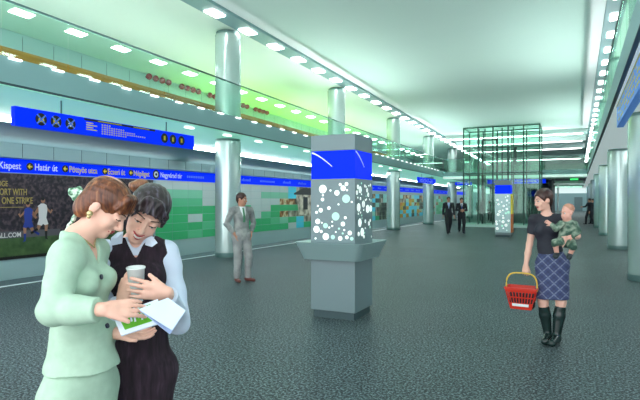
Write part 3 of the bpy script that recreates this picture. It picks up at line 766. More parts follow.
def nets(F, lo, h):
    S = F < 0
    n = np.array(F.shape)-1
    offs = [(i, j, k) for i in (0, 1) for j in (0, 1) for k in (0, 1)]
    c = sum(S[o[0]:o[0]+n[0], o[1]:o[1]+n[1], o[2]:o[2]+n[2]].astype(np.int8) for o in offs)
    mix = (c > 0) & (c < 8); idx = np.argwhere(mix)
    vid = np.full(mix.shape, -1, np.int64); vid[mix] = np.arange(len(idx))
    vals = [F[idx[:, 0]+o[0], idx[:, 1]+o[1], idx[:, 2]+o[2]] for o in offs]
    acc = np.zeros((len(idx), 3)); cnt = np.zeros(len(idx))
    for a in range(8):
        for b in range(a+1, 8):
            oa, ob = A(offs[a]), A(offs[b])
            if abs(oa-ob).sum() != 1: continue
            m = (vals[a] < 0) != (vals[b] < 0)
            t = np.where(m, vals[a]/(vals[a]-vals[b]+1e-12), 0)
            acc += (oa+t[:, None]*(ob-oa))*m[:, None]; cnt += m
    V = lo+h*(idx+acc/cnt[:, None])
    Q = []
    for ax in range(3):
        s0 = np.take(S, range(S.shape[ax]-1), ax); s1 = np.take(S, range(1, S.shape[ax]), ax)
        e = np.argwhere(s0 != s1); fl = s0[tuple(e.T)]
        u, v = [(1, 2), (2, 0), (0, 1)][ax]
        def g(du, dv):
            q = e.copy(); q[:, u] -= du; q[:, v] -= dv; return vid[tuple(q.T)]
        q = np.stack([g(1, 1), g(0, 1), g(0, 0), g(1, 0)], 1)
        q[~fl] = q[~fl][:, ::-1]; Q.append(q)
    Q = np.concatenate(Q); Q = Q[(Q >= 0).all(1)]
    # one light relax
    e0, e1 = np.concatenate([Q[:, 0], Q[:, 1]]), np.concatenate([Q[:, 2], Q[:, 3]])
    sm = np.zeros_like(V); ct = np.zeros(len(V))
    for d in range(3): sm[:, d] = np.bincount(e0, V[e1, d], len(V))+np.bincount(e1, V[e0, d], len(V))
    ct = np.bincount(e0, minlength=len(V))+np.bincount(e1, minlength=len(V))
    V = V*.6+.4*sm/np.maximum(ct, 1)[:, None]
    return V, Q
def skin(name, rgb): return mat(name, rgb, .5)
M_skin = skin('skin_light', (232, 182, 162)); M_skin2 = skin('skin_tan', (196, 142, 116)); M_skinb = skin('skin_baby', (226, 168, 150))
M_lip = mat('lips', (176, 50, 62), .35); M_eyew = mat('eye_white', (225, 225, 222), .2); M_iris = mat('iris', (38, 28, 24), .15); M_brow = mat('brow', (62, 38, 30), .8); M_teeth = mat('teeth', (240, 236, 228), .3)
def hairm(name, a, b, c=None): return noise_mat(name, [(.35, a), (.55, b), (.68, c or b)], 40, .36, 3, (1.5, 1.5, .12), .2)
M_hair_red = hairm('hair_auburn', (70, 36, 24), (116, 66, 40), (158, 104, 66)); M_hair_dk = hairm('hair_dark', (34, 25, 26), (56, 44, 48), (92, 84, 100)); M_hair_br = hairm('hair_brown', (38, 20, 17), (62, 33, 26), (84, 48, 38)); M_hair_b = hairm('hair_black', (18, 16, 18), (32, 28, 30))
M_hair_bun = hairm('hair_bun', (80, 50, 36), (140, 92, 62))
def frame(f, u):
    f = unit(f); u = A(u)-f*(A(u)@f); u = unit(u); r = np.cross(f, u); return r, f, u     # right hand side of the person, facing, up
class Head:
    def __init__(s, c, f, u, s_=1.0): s.c = A(c); s.r, s.f, s.u = frame(f, u); s.s = s_; s.R = np.array([s.r, s.f, s.u])
    def P(s, x, y, z): return s.c+s.s*(s.r*x+s.f*y+s.u*z)
    def build(s, F, male=False, smile=False, baby=False, lid=0):
        S = s.s; P = s.P; g = dict(tag='head')
        F.ell(P(0, -.014, .028), A(.074, .094, .086)*S, s.R, .02, **g)
        F.ell(P(0, .022, -.03), A(.059, .07, .08)*S, s.R, .02, **g)
        F.ell(P(0, .03, -.082), A(.043 if not male else .05, .052, .034)*S, s.R, .02, **g)
        F.cone(P(-.008, .072, -.102), P(.008, .072, -.102), .017*S, .017*S, .015, **g)
        for x in (-1, 1):
            F.ell(P(x*.034, .064, -.04), A(.022, .02, .024)*S, s.R, .02, **g)
            F.cone(P(x*.012, .088, .014), P(x*.042, .074, .012), .009*S, .008*S, .015, **g)
            F.ell(P(x*.031, .1, -.006), A(.016, .016, .012)*S, s.R, .012, sub=True, **g)
            if lid: F.ell(P(x*.031, .0815, -.006+.0065*(1-lid)), A(.0142, .0140, .0130)*S, s.R, .003, **g)
            F.ell(P(x*.075, -.006, -.014), A(.011, .02, .032)*S, s.R, .006, **g)
            F.cone(P(x*.009, .1, -.047), P(x*.011, .094, -.046), .0085*S, .008*S, .006, **g)
        if baby: F.cone(P(0, .09, -.02), P(0, .1, -.042), .008*S, .012*S, .01, **g); F.ell(P(0, .05, -.07), A(.06, .04, .04)*S, s.R, .03, **g)
        else: F.cone(P(0, .088, .0), P(0, .113, -.04), .0075*S, .0105*S, .010, **g)
        F.cone(P(-.017, .087, -.067), P(.017, .087, -.067), .0075*S, .0075*S, .008, **g)
        F.cone(P(-.013, .086, -.077), P(.013, .086, -.077), .0075*S, .0075*S, .008, **g)
    def details(s, parent, smile=False, male=False, brow=None, lips=None, lid=0):
        S = s.s; P = s.P
        for x in (-1, 1):
            mb = MB(); mb.ball(P(x*.031, .0815, -.006), .0125*S, 14); e = mb.build('eye', M_eyew, parent)
            mb = MB(); c = P(x*.031, .0815, -.007)+s.f*.0095*S; mb.ball(c, .0058*S, 10); mb.build('iris', M_iris, e)
            e_ = -.009*lid; mb = MB(); mb.tube([P(x*.016, .0935, -.002+e_*.8), P(x*.024, .0968, .0030+e_*1.2), P(x*.033, .0965, .0035+e_*1.2), P(x*.045, .084, -.003+e_*.6)], .0020*S, 6); mb.build('eyelash', M_iris, parent)
            mb = MB(); mb.tube([P(x*.013, .0985, .0165), P(x*.026, .0975, .0215), P(x*.040, .087, .0215), P(x*.049, .076, .0165)], (.0032 if male else .0024)*S, 6); mb.build('eyebrow', brow or M_brow, parent)
        ml = lips or M_lip
        if smile:
            n = 9; up = [P(.030*t, .0985-.026*t*t, -.066+.012*t*t) for t in np.linspace(-1, 1, n)]
            lo = [P(.027*t, .0955-.022*t*t, -.082+.026*t*t) for t in np.linspace(-1, 1, n)]
            mid = [P(.026*t, .0955-.022*t*t, -.074+.018*t*t) for t in np.linspace(-1, 1, n)]
            mb = MB(); mb.tube(up, .0032*S, 8); mb.build('upper_lip', ml, parent); mb = MB(); mb.tube(lo, .0036*S, 8); mb.build('lower_lip', ml, parent)
            mb = MB(); mb.tube(mid, .0055*S, 8); mb.build('teeth', M_teeth, parent)
        else:
            mb = MB(); mb.tube([P(-.024, .084, -.071), P(-.010, .0955, -.0665), P(0, .0965, -.068), P(.010, .0955, -.0665), P(.024, .084, -.071)], .0036*S, 8); mb.build('upper_lip', ml, parent)
            mb = MB(); mb.tube([P(-.020, .085, -.073), P(-.008, .094, -.0765), P(.008, .094, -.0765), P(.020, .085, -.073)], .0042*S, 8); mb.build('lower_lip', ml, parent)
def hand(F, w, d, pn, side=1, s=1.0, curl=.5, spread=.12, thumb=.6, tag='hand', tip=None):
    """w wrist, d direction of the hand, pn palm normal (out of the palm), side: +1 thumb on cross(d,pn) side"""
    d = unit(d); pn = A(pn)-d*(A(pn)@d); pn = unit(pn); t = np.cross(d, pn)*side   # t points to thumb side
    pc = A(w)+d*.045*s
    F.cone(A(w), A(w)+d*.03*s, .024*s, .027*s, .015, sq=(pn, .7), tag=tag)
    F.cone(A(w)+d*.03*s-t*.016*s, A(w)+d*.078*s-t*.02*s, .020*s, .018*s, .012, sq=(pn, .62), tag=tag)
    F.cone(A(w)+d*.03*s+t*.014*s, A(w)+d*.080*s+t*.018*s, .021*s, .018*s, .012, sq=(pn, .62), tag=tag)
    for i, (o, L) in enumerate(((.030, .070), (.010, .078), (-.011, .072), (-.030, .056))):
        p = A(w)+d*.082*s+t*o*s; a = .25*curl+.0; dd = unit(d+t*spread*(1.5-i)/1.5*.6)
        r = .0088*s
        for j, f in enumerate((.45, .32, .26)):
            a_ = curl*(.35+.75*j)
            v = dd*math.cos(a_)+pn*math.sin(a_)
            q = p+v*L*f*s
            F.cone(p, q, r, r*.92, .003 if j else .006, tag=tag); p = q; r *= .92
    p = A(w)+d*.025*s+t*.024*s; v = unit(d*.75+t*thumb+pn*.25*curl)
    q = p+v*.038*s; F.cone(p, q, .0125*s, .0105*s, .010, tag=tag)
    v2 = unit(v+d*.35*curl+pn*.45*curl); F.cone(q, q+v2*.030*s, .0102*s, .0088*s, .004, tag=tag)
def skeleton(H=1.72, fem=True, yaw=0):
    """standing figure in its own frame: facing -Y (yaw 0), person's right at -X... """
    R = np.array([[math.cos(yaw), -math.sin(yaw), 0], [math.sin(yaw), math.cos(yaw), 0], [0, 0, 1]])
    J = {}
    J['pel'] = A(0, 0, .545*H); J['wai'] = A(0, 0, .625*H); J['che'] = A(0, 0, .73*H); J['nb'] = A(0, .012, .825*H); J['hc'] = A(0, -.012, .935*H-.01)
    for n, x in (('R', -1), ('L', 1)):
        sw = (.098 if fem else .112)*H
        J['sh'+n] = A(x*sw, 0, .808*H); J['el'+n] = A(x*(sw+.035), .01, .63*H); J['wr'+n] = A(x*(sw+.045), -.05, .485*H)
        J['hi'+n] = A(x*.052*H, 0, .52*H); J['kn'+n] = A(x*.052*H, -.02, .285*H); J['an'+n] = A(x*.052*H, .02, .048*H); J['to'+n] = J['an'+n]+A(x*.02, -.15, -.045*H+.0)
    for k in J: J[k] = R@J[k]
    J['R'] = R; J['f'] = R@A(0, -1, 0); J['fp'] = J['f']; J['fh'] = J['f']; J['uh'] = A(0, 0, 1); J['H'] = H; J['fem'] = fem
    return J
def body(J, head_s=None, lid=0, bust_s=1, hands=True, bust=True, legs=True, hand_args=None, smile=False, foot=True):
    F = Field(); H = J['H']; fem = J['fem']; f, fp = J['f'], J['fp']; q = H/1.72
    T = dict(tag='torso')
    pr = .084*q if fem else .09*q
    F.cone(J['hiR']+A(0, 0, .035), J['hiL']+A(0, 0, .035), pr*1.0, pr*1.0, .03, sq=(fp, .92), tag='pelvis')
    F.cone(J['pel'], J['wai'], .125*q if not fem else .12*q, (.118 if not fem else .103)*q, .03, sq=(fp, .74), **T)
    F.cone(J['wai'], J['che'], (.12 if not fem else .104)*q, (.145 if not fem else .122)*q, .03, sq=(f, .72), **T)
    mid = (J['shR']+J['shL'])/2
    F.cone(J['che'], J['che']*.35+mid*.65, (.145 if not fem else .122)*q, (.115 if not fem else .1)*q, .03, sq=(f, .7), **T)
    F.cone(J['shR']*.92+mid*.08-A(0, 0, .012), J['shL']*.92+mid*.08-A(0, 0, .012), .05*q, .05*q, .03, **T)
    for n in 'RL': F.cone(J['nb']-A(0, 0, .0)*q, J['sh'+n]*.8+mid*.2+A(0, 0, .012), .042*q, .034*q, .03, **T)
    if fem and bust:
        r = np.cross(f, A(0, 0, 1))
        for x in (-1, 1): F.ell(J['che']+f*.068*q+r*x*.06*q+A(0, 0, .02), A(.058, .05, .056)*q*bust_s, None, .03, **T)
    F.cone(J['nb']-A(0, 0, .02), J['hc']-A(0, 0, .05)*q-J['fh']*.02, .052*q if fem else .06*q, .048*q if fem else .056*q, .02, tag='neck')
    for n in 'RL':
        a, b, c = J['sh'+n], J['el'+n], J['wr'+n]
        F.cone(a, b, .046*q, .036*q, .02, tag='uarm'+n); F.cone(b, b*.55+c*.45, .037*q, .036*q, .015, tag='farm'+n); F.cone(b*.55+c*.45, c, .036*q, .024*q, .015, tag='farm'+n)
        if hands:
            ha = (hand_args or {}).get(n)
            if ha is None:
                ha = dict(d=unit(c-b), pn=(-1 if n == 'L' else 1)*np.cross(J['f'], A(0, 0, 1))*1.0, curl=.55)
            ha = dict(ha)
            d_ = unit(ha.pop('d')); pn_ = A(ha.pop('pn')); side = ha.pop('side', None)
            if side is None:
                t = np.cross(d_, unit(pn_)); side = 1 if t@J['f'] >= 0 else -1
            hand(F, c, d_, pn_, side, s=q*(1.0 if fem else 1.08), **ha)
        if legs:
            a, b, c = J['hi'+n], J['kn'+n], J['an'+n]
            F.cone(a, b, .080*q, .055*q, .03, tag='thigh'+n)
            m_ = b*.68+c*.32; back = -fp*.012
            F.cone(b, m_+back, .054*q, .057*q, .02, tag='shin'+n); F.cone(m_+back, c, .057*q, .035*q, .02, tag='shin'+n)
            if foot:
                tdir = J['to'+n]-c; F.cone(c+A(0, 0, -.02)-unit(A(tdir[0], tdir[1], 0))*.02, J['to'+n]+A(0, 0, .03), .036*q, .032*q, .02, tag='foot'+n)
    Hd = Head(J['hc'], J['fh'], J['uh'], head_s or (q*1.0 if fem else q*1.02))
    Hd.build(F, male=not fem, smile=smile, lid=lid)
    return F, Hd
def shoes(J, parent, h, m, heel=0, name='shoe', up=None):
    for n in 'RL':
        c = J['an'+n]; to = J['to'+n]; d = unit(A(to[0]-c[0], to[1]-c[1], 0)); z = J.get('z'+n, 0)
        G = Field(); G.cone(A(c[0], c[1], z+.045)-d*.035, A(c[0], c[1], z+.03)+d*.15, .042, .036, .02, sq=(A(0, 0, 1), .9))
        G.cone(A(c[0], c[1], z+.09)-d*.01, A(c[0], c[1], z+.05), .045, .045, .02)
        G.clip(lambda X, Y, Z, z=z: z+.003-Z)
        G.mesh(name, h, m, parent)
M_shoe_b = mat('shoe_brown', (110, 56, 50), .35); M_shoe_k = mat('shoe_black', (22, 24, 26), .25)
def vclip(J, zlow, zhigh, w0, w1, back=False):
    f = J['f']; r = np.cross(f, A(0, 0, 1)); c = J['che']
    def fn(X, Y, Z):
        x = (X-c[0])*r[0]+(Y-c[1])*r[1]; y = (X-c[0])*f[0]+(Y-c[1])*f[1]
        w = w0+(w1-w0)*(Z-zlow)/(zhigh-zlow)
        d = np.maximum(np.abs(x)-w, -y+.0)
        d = np.maximum(d, zlow-Z); return np.maximum(d, Z-zhigh)
    return fn
def neg(fn): return lambda X, Y, Z: -fn(X, Y, Z)
TORSO = ('torso', 'pelvis'); ARMS = ('uarmR', 'uarmL', 'farmR', 'farmL')
def wrinkle(a=.003, s=22, ph=0):
    return lambda X, Y, Z: a*(np.sin(s*X+9*Z+ph)*np.sin(s*1.3*Z-7*Y+ph)+.6*np.sin(s*2.1*Z+s*X*.8))
def short_hair(Hd, h, m, parent, fem=False, name='hair', vol=.012):
    G = Field(); P = Hd.P; S = Hd.s; v = vol
    G.ell(P(0, -.018, .034), A(.074+v, .094+v, .084+v)*S, Hd.R, .01)
    G.cone(P(0, -.07, -.02), P(0, -.06, -.05 if not fem else -.07), .05*S, .04*S, .02)
    G.ell(P(0, .085, -.045), A(.075, .075, .088)*S, Hd.R, .012, sub=True)
    G.ell(P(0, .11, .02), A(.062, .05, .05)*S, Hd.R, .012, sub=True)
    for x in (-1, 1): G.ell(P(x*.085, .005, -.03), A(.03, .028, .045)*S, Hd.R, .01, sub=True)
    G.mesh(name, h, m, parent)
def suit(name, label, loc, H, yaw, h, cj, ct, shirt, tie, hair, edit=None, shoe=None, group=None, ha=None, pattern=None, skinm=None, skirt=False, fem=False):
    J = skeleton(H, fem, 0)
    if edit: edit(J)
    r = empty('person', loc, yaw)
    F, Hd = body(J, hand_args=ha, bust=fem, foot=False)
    bm_ = F.mesh('body', h, skinm or M_skin2, r)
    hem = J.get('hem', .44*H)
    G = F.pick(TORSO+ARMS, .016)
    for o in G.ops:
        if o['tag'].startswith('farm') and o['rb'] < .045: o['rb'] = .038; o['b'] = o['b']-unit(o['b']-o['a'])*.015; o['flat'] = True
    G.cone(J['wai'], A(J['pel'][0], J['pel'][1], hem), .142, .158, .03, sq=(J['fp'], .78), flat=True)
    nbz = J['nb'][2]
    G.clip(neg(vclip(J, J['che'][2]-.10, nbz+.12, .004, .085)))
    jk = G.mesh('jacket', h, cj, r, disp=wrinkle(.0035, 20, H*9))
    G = F.pick(('torso', 'neck'), .008); G.clip(vclip(J, J['che'][2]-.13, nbz+.035, .02, .12)); G.mesh('shirt', h, shirt, r)
    if tie:
        G = F.pick(('torso', 'neck'), .019); G.clip(vclip(J, J['che'][2]-.12, nbz+.012, .03, .016)); G.mesh('tie', h, tie, r)
    G = Field()
    for n in 'RL':
        a, b, c = J['hi'+n], J['kn'+n], J['an'+n]
        G.cone(a+A(0, 0, .02), b, .105, .082, .04); G.cone(b, c+A(0, 0, -.015), .08, .062, .02, flat=True)
    G.cone(J['hiR'], J['hiL'], .105, .105, .04)
    G.mesh('trousers', h, ct, r, disp=wrinkle(.004, 14, H*5))
    short_hair(Hd, h*.8, hair, r); shoes(J, r, h, shoe or M_shoe_k)
    Hd.details(r, male=True)
    tag(r, label, 'person', group); return r, J, F, Hd
M_suitk = noise_mat('suit_black', [(.3, (24, 27, 34)), (.7, (36, 40, 48))], 6, .7); M_suitg = noise_mat('suit_grey', [(.38, (128, 132, 132)), (.62, (168, 170, 166))], 7, .7, 3)
M_trg = noise_mat('trouser_grey', [(.35, (136, 138, 138)), (.65, (168, 170, 168))], 5, .7, 3)
M_shirt = mat('shirt_white', (226, 232, 232), .6); M_shirtb = mat('shirt_blue', (164, 188, 226), .6); M_tieg = mat('tie_green', (72, 132, 96), .5); M_tieb = mat('tie_blue', (48, 72, 150), .5)
VX = .008
# --- man by the left column, hands in pockets
def e1(J):
    J['elR'] = A(-.30, .05, 1.13); J['wrR'] = A(-.185, -.06, .95); J['elL'] = A(.30, .06, 1.13); J['wrL'] = A(.185, -.05, .95)
    J['fh'] = unit(A(.55, -.85, -.08)); J['uh'] = A(.04, 0, 1); J['knL'] += A(.03, -.04, 0); J['anL'] += A(.04, -.03, 0); J['toL'] += A(.08, -.01, 0)
    J['hem'] = .80
mp = W(241.5, 281.5, 10.15)
suit('person', 'man in light grey suit and green tie standing with hands in pockets by the column', (mp.x, mp.y, 0), 1.73, YAW+.62, VX, M_suitg, M_trg, M_shirt, M_tieg, M_hair_br, e1, M_shoe_b,
  ha=dict(R=dict(d=A(.25, -.1, -1), pn=A(1, 0, 0), curl=.3), L=dict(d=A(-.25, -.1, -1), pn=A(-1, 0, 0), curl=.3)), skinm=M_skin2)
# --- two men walking towards us
def walk(st, armL=0):
    def e(J):
        s = st
        for n, q in (('R', s), ('L', -s)):
            J['kn'+n] += A(0, -.10*q-.05, 0); J['an'+n] += A(-.03*(1 if n == 'L' else -1), -.24*q, .0 if q > 0 else .06)
            J['to'+n] += A(-.03*(1 if n == 'L' else -1), -.24*q, 0 if q > 0 else .0)
            J['z'+n] = 0 if q > 0 else .03
            J['el'+n] += A(0, .08*q, 0); J['wr'+n] += A(0, .10*q, .02)
        if armL:
            J['elL'] += A(.02, 0, 0); J['wrL'] = A(.05, -.27, 1.12)
        J['hem'] = .40*J['H']
    return e
p = W(448.5, 233.6, 24.7); suit('person', 'left man of the two walking in black suits, in pale blue shirt', (p.x, p.y, 0), 1.76, YAW-.1, VX, M_suitk, M_suitk, M_shirtb, None, M_hair_br, walk(1), skinm=M_skin2)
def e2(J):
    walk(-1)(J); J['elR'] = A(-.25, .02, 1.12); J['wrR'] = A(-.06, -.24, 1.12); J['elL'] = A(.25, .02, 1.12); J['wrL'] = A(.07, -.22, 1.08)
p = W(461.5, 232.6, 25.3); suit('person', 'right man of the two walking in black suits, hands joined in front', (p.x, p.y, 0), 1.72, YAW-.1, VX, M_suitk, M_suitk, M_shirt, M_tieb, M_hair_b, e2, skinm=M_skin2,
  ha=dict(R=dict(d=A(1, -.3, -.1), pn=A(0, 1, 0), curl=.5), L=dict(d=A(-1, -.2, 0), pn=A(0, 1, 0), curl=.5)))
# --- two figures beyond the tower
p = W(479, 220.5, 41); suit('person', 'person in dark jacket standing beyond the glass tower, left of the pair', (p.x, p.y, 0), 1.70, YAW+.2, .01, M_suitk, mat('trouser_dark', (40, 46, 48), .7), M_shirt, None, M_hair_b, None)
p = W(489.5, 220.5, 41.5); suit('person', 'person in white top standing beyond the glass tower, right of the pair', (p.x, p.y, 0), 1.58, YAW-.5, .01, M_shirt, M_suitk, M_shirt, None, M_hair_b, None)
# --- couple at the far right
def e3(J):
    walk(1)(J); J['elR'] = A(-.22, -.14, 1.17); J['wrR'] = A(-.16, -.4, 1.15)
p = W(589.5, 224.3, 34.6); suit('person', 'far right person in dark coat walking with one arm held out', (p.x, p.y, 0), 1.72, YAW-1.45, .009, M_suitk, M_suitk, M_suitk, None, M_hair_br, e3)
p = W(593.0, 224.0, 35.4); suit('person', 'far right person in dark clothes walking close behind the one in front', (p.x, p.y, 0), 1.70, YAW-1.45, .009, M_suitk, M_suitk, M_suitk, None, M_hair_b, walk(-1))
# ------------------------------------------------------------------ woman with shopping basket and baby
TB = 5.83
class Spot:                             # a figure's own frame: x right, y away from the viewer, z up
    def __init__(s, px, T):
        p = W(px, HOR, T); s.loc = (p.x, p.y, 0); s.yaw = math.atan2(-p.x, p.y)
        s.M = Matrix.Translation(s.loc)@Matrix.Rotation(s.yaw, 4, 'Z'); s.I = s.M.inverted()
        s.o = s.I@Vector((0, 0, EYE))
    def __call__(s, px, py, dy=0):
        q = s.I@W(px, py, 5); d = q-s.o; p = s.o+d*((dy-s.o.y)/d.y); return A(p.x, p.y, p.z)
B = Spot(548, TB)
bw = Vector(B.loc)
r = empty('person', B.loc, B.yaw)
J = skeleton(1.71, True, 0)
J['pel'] = B(552, 262); J['wai'] = B(549, 246); J['che'] = B(547.5, 231, .0); J['nb'] = B(547, 215.5, .015); J['hc'] = B(543.2, 199.8, -.005)
J['fh'] = unit(A(-.80, -.62, -.16)); J['uh'] = A(-.12, 0, 1)
J['f'] = unit(A(-.12, -1, 0)); J['fp'] = unit(A(.05, -1, 0))
J['shR'] = B(534, 219.5, .01); J['elR'] = B(529.5, 244, .03); J['wrR'] = B(526, 264.5, -.05)
J['shL'] = B(562, 219.5, .01); J['elL'] = B(574, 240, .0); J['wrL'] = B(566, 238, -.245)
J['elL'] = B(577, 236, -.03)
J['hiR'] = B(545, 266); J['hiL'] = B(559, 266); J['knR'] = B(543, 302, -.02); J['knL'] = B(561, 302, -.02); J['anR'] = B(548, 335, .0); J['anL'] = B(556.5, 337, -.06)
J['toR'] = J['anR']+A(-.03, -.14, -.07); J['toL'] = J['anL']+A(-.05, -.14, -.07)
M_tee = noise_mat('tee_dark', [(.3, (30, 32, 42)), (.7, (44, 46, 58))], 5, .75)
hb = .0065
F, Hd = body(J, head_s=.98, lid=.45, hand_args=dict(R=dict(d=A(-.08, -.05, -1), pn=A(.2, 1, 0), curl=1.0, side=1, thumb=.3), L=dict(d=A(-.75, -.35, -.45), pn=A(0, 1, .0), curl=.35, side=1)))
F.mesh('body', hb, M_skin, r)
G = F.pick(('torso', 'uarmR', 'uarmL'), .012)
for o in G.ops:
    if o['tag'].startswith('uarm'): o['b'] = o['a']*.42+o['b']*.58; o['rb'] = .052; o['ra'] += .004; o['flat'] = True
G.cone(J['wai'], B(551, 253), .112, .128, .03, sq=(J['fp'], .8), flat=True)
nb = J['nb']
G.ell(nb+A(0, -.045, .035), (.062, .08, .04), None, .01, sub=True)
G.clip(lambda X, Y, Z: Z-(nb[2]+.02)+0*X)
G.mesh('t_shirt', hb, M_tee, r, disp=wrinkle(.003, 20, 2))
def plaid(name, base, l1, l2, sc=1.0):
    m = mat(name, base, .75); t = m.node_tree; b = t.nodes['Principled BSDF']; tc = nd(m, 'ShaderNodeTexCoord')
    mp_ = nd(m, 'ShaderNodeMapping'); mp_.inputs['Rotation'].default_value = (0, math.radians(45), 0); t.links.new(tc.outputs['Object'], mp_.inputs[0])
    sx = nd(m, 'ShaderNodeSeparateXYZ'); t.links.new(mp_.outputs[0], sx.inputs[0])
    col = None
    prev = nd(m, 'ShaderNodeRGB'); prev.outputs[0].default_value = (*lin(base), 1); out = prev.outputs[0]
    for ax, per, wd, c in ((0, .085, .16, l1), (2, .085, .16, l1), (0, .0425, .5, l2), (2, .0425, .5, l2)):
        k = nd(m, 'ShaderNodeMath', operation='MULTIPLY'); k.inputs[1].default_value = 1/per/sc; t.links.new(sx.outputs[ax], k.inputs[0])
        fr = nd(m, 'ShaderNodeMath', operation='FRACT'); t.links.new(k.outputs[0], fr.inputs[0])
        lt = nd(m, 'ShaderNodeMath', operation='LESS_THAN'); lt.inputs[1].default_value = wd; t.links.new(fr.outputs[0], lt.inputs[0])
        s_ = nd(m, 'ShaderNodeMath', operation='MULTIPLY'); s_.inputs[1].default_value = .6 if c == l1 else .28; t.links.new(lt.outputs[0], s_.inputs[0])
        mx = nd(m, 'ShaderNodeMix', data_type='RGBA'); t.links.new(s_.outputs[0], mx.inputs['Factor']); t.links.new(out, mx.inputs[6]); mx.inputs[7].default_value = (*lin(c), 1); out = mx.outputs[2]
    t.links.new(out, b.inputs['Base Color']); return m
G = F.pick(('pelvis', 'thighR', 'thighL'), .012, .06)
G.clip(lambda X, Y, Z: B(550, 297.5)[2]-Z+0*X)
G.cone(B(551, 252), B(552, 268), .130, .160, .03, sq=(A(0, 1, 0), .78)); G.cone(B(552, 268), B(552.5, 298), .160, .172, .03, sq=(A(0, 1, 0), .78), flat=True)
G.clip(lambda X, Y, Z: Z-B(550, 251)[2]+0*X)
G.mesh('plaid_skirt', hb, plaid('plaid', (62, 72, 112), (150, 162, 190), (34, 40, 72)), r, disp=wrinkle(.002, 12))
M_boot = mat('boot_black', (26, 44, 42), .22)
for n in 'RL':
    a, b = J['kn'+n], J['an'+n]; G = Field(); top = a*.88+b*.12; m_ = a*.6+b*.4
    G.cone(top, m_+A(0, .012, 0), .058, .062, .02, flata=True); G.cone(m_+A(0, .012, 0), b, .062, .042, .02)
    d = unit(A(J['to'+n][0]-b[0], J['to'+n][1]-b[1], 0)); G.cone(A(b[0], b[1], .075), A(b[0], b[1], .03)+d*.15, .043, .032, .02); G.cone(A(b[0], b[1], .06)-d*.025, A(b[0], b[1], .0)-d*.03, .03, .02, .01)
    zt_ = top[2]; G.ops += F.pick(('foot'+n,), .008).ops
    G.clip(lambda X, Y, Z: .003-Z+0*X)
    G.mesh('boot', hb, M_boot, r)
short_hair(Hd, hb, M_hair_br, r, True, vol=.016)
Hd.details(r, lid=.45)
tag(r, 'woman in dark t-shirt and blue plaid skirt carrying a baby and a red basket', 'person')
# --- baby
rb = empty('person', B.loc, B.yaw)
F = Field(); M_green = noise_mat('baby_green', [(.4, (48, 78, 66)), (.5, (92, 118, 100)), (.64, (150, 164, 146))], 16, .8, 3)
hcB = B(567.5, 212, -.2)
HB = Head(hcB, A(-.72, -.62, -.18), A(-.1, 0, 1), .70); HB.build(F, baby=True)
F.cone(B(567.5, 219, -.19), B(568, 223, -.19), .035, .038, .02, tag='neck')
F.cone(B(568, 225, -.19), B(566, 240, -.18), .062, .075, .03, sq=(A(0, 1, 0), .85), tag='torso')
aa = [B(561, 224, -.24), B(556, 228.5, -.29), B(552, 225, -.30)]
F.cone(aa[0], aa[1], .028, .024, .01, tag='arm'); F.cone(aa[1], aa[2], .023, .018, .01, tag='arm')
hand(F, aa[2], A(-.7, -.3, .5), A(-.5, .8, 0), 1, s=.55, curl=.5, tag='hand')
ab = [B(574, 224, -.15), B(578, 231, -.2), B(573, 236, -.27)]
F.cone(ab[0], ab[1], .028, .024, .01, tag='arm'); F.cone(ab[1], ab[2], .023, .018, .01, tag='arm')
hand(F, ab[2], A(-.8, -.2, -.3), A(0, 1, 0), 1, s=.55, curl=.5, tag='hand')
lg = [B(562, 241, -.22), B(555, 243, -.33), B(557, 254, -.29)]
F.cone(lg[0], lg[1], .045, .033, .02, tag='leg'); F.cone(lg[1], lg[2], .032, .022, .02, tag='shin'); F.cone(lg[2], lg[2]+A(-.015, -.05, -.02), .022, .02, .01, tag='foot')
lh = [B(570, 242, -.14), B(573, 247, -.30), B(570, 255, -.27)]
F.cone(lh[0], lh[1], .045, .033, .02, tag='leg'); F.cone(lh[1], lh[2], .03, .022, .02, tag='shin'); F.cone(lh[2], lh[2]+A(-.01, -.045, -.02), .022, .02, .01, tag='foot')
F.mesh('body', .005, M_skinb, rb)
G = F.pick(('torso', 'arm', 'leg'), .01)
G.mesh('green_outfit', .005, M_green, rb, disp=wrinkle(.003, 40))
ft = F.pick(('foot',), .008).ops; M_bs = mat('baby_shoe', (40, 50, 54), .5)
for o in ft: G = Field(); G.ops = [o]; G.mesh('shoe', .005, M_bs, rb)
G = Field(); G.ell(HB.P(0, -.03, .045), A(.079, .094, .082)*.70, HB.R, .01); G.ell(HB.P(0, .09, 0), A(.09, .09, .11)*.7, HB.R, .01, sub=True); G.mesh('fine_hair', .005, mat('baby_hair', (196, 142, 118), .7), rb)
HB.details(rb, lips=mat('baby_lips', (200, 110, 104), .4), brow=mat('baby_brow', (176, 124, 104), .8))
tag(rb, 'bald baby in green outfit held on the left arm of the woman in plaid skirt', 'baby')
# --- red basket
bk = empty('shopping_basket', tuple(B.M@Vector(B(522, 308, -.06))), B.yaw-.12)
M_bred = mat('basket_red', (206, 44, 24), .35); M_bdark = mat('basket_content', (40, 28, 36), .6); M_hyel = mat('handle_yellow', (232, 190, 70), .4)
z1 = .235; wt, wb, dt, db = .165, .108, .115, .085
mb = MB()
def wall(p0, p1, q0, q1, n):          # top edge p0-p1, bottom q0-q1, slotted with n slots
    p0, p1, q0, q1 = map(Vector, (p0, p1, q0, q1))
    def at(u, v): return (q0.lerp(q1, u)).lerp(p0.lerp(p1, u), v)
    def strip(u0, u1, v0, v1): mb.slab([at(u0, v0), at(u1, v0), at(u1, v1), at(u0, v1)], .004)
    strip(0, 1, 0, .30); strip(0, 1, .82, 1); strip(0, 1, .54, .59)
    for i in range(n+1):
        u = i/n; w = .16/n; strip(max(0, u-w), min(1, u+w), .30, .82)
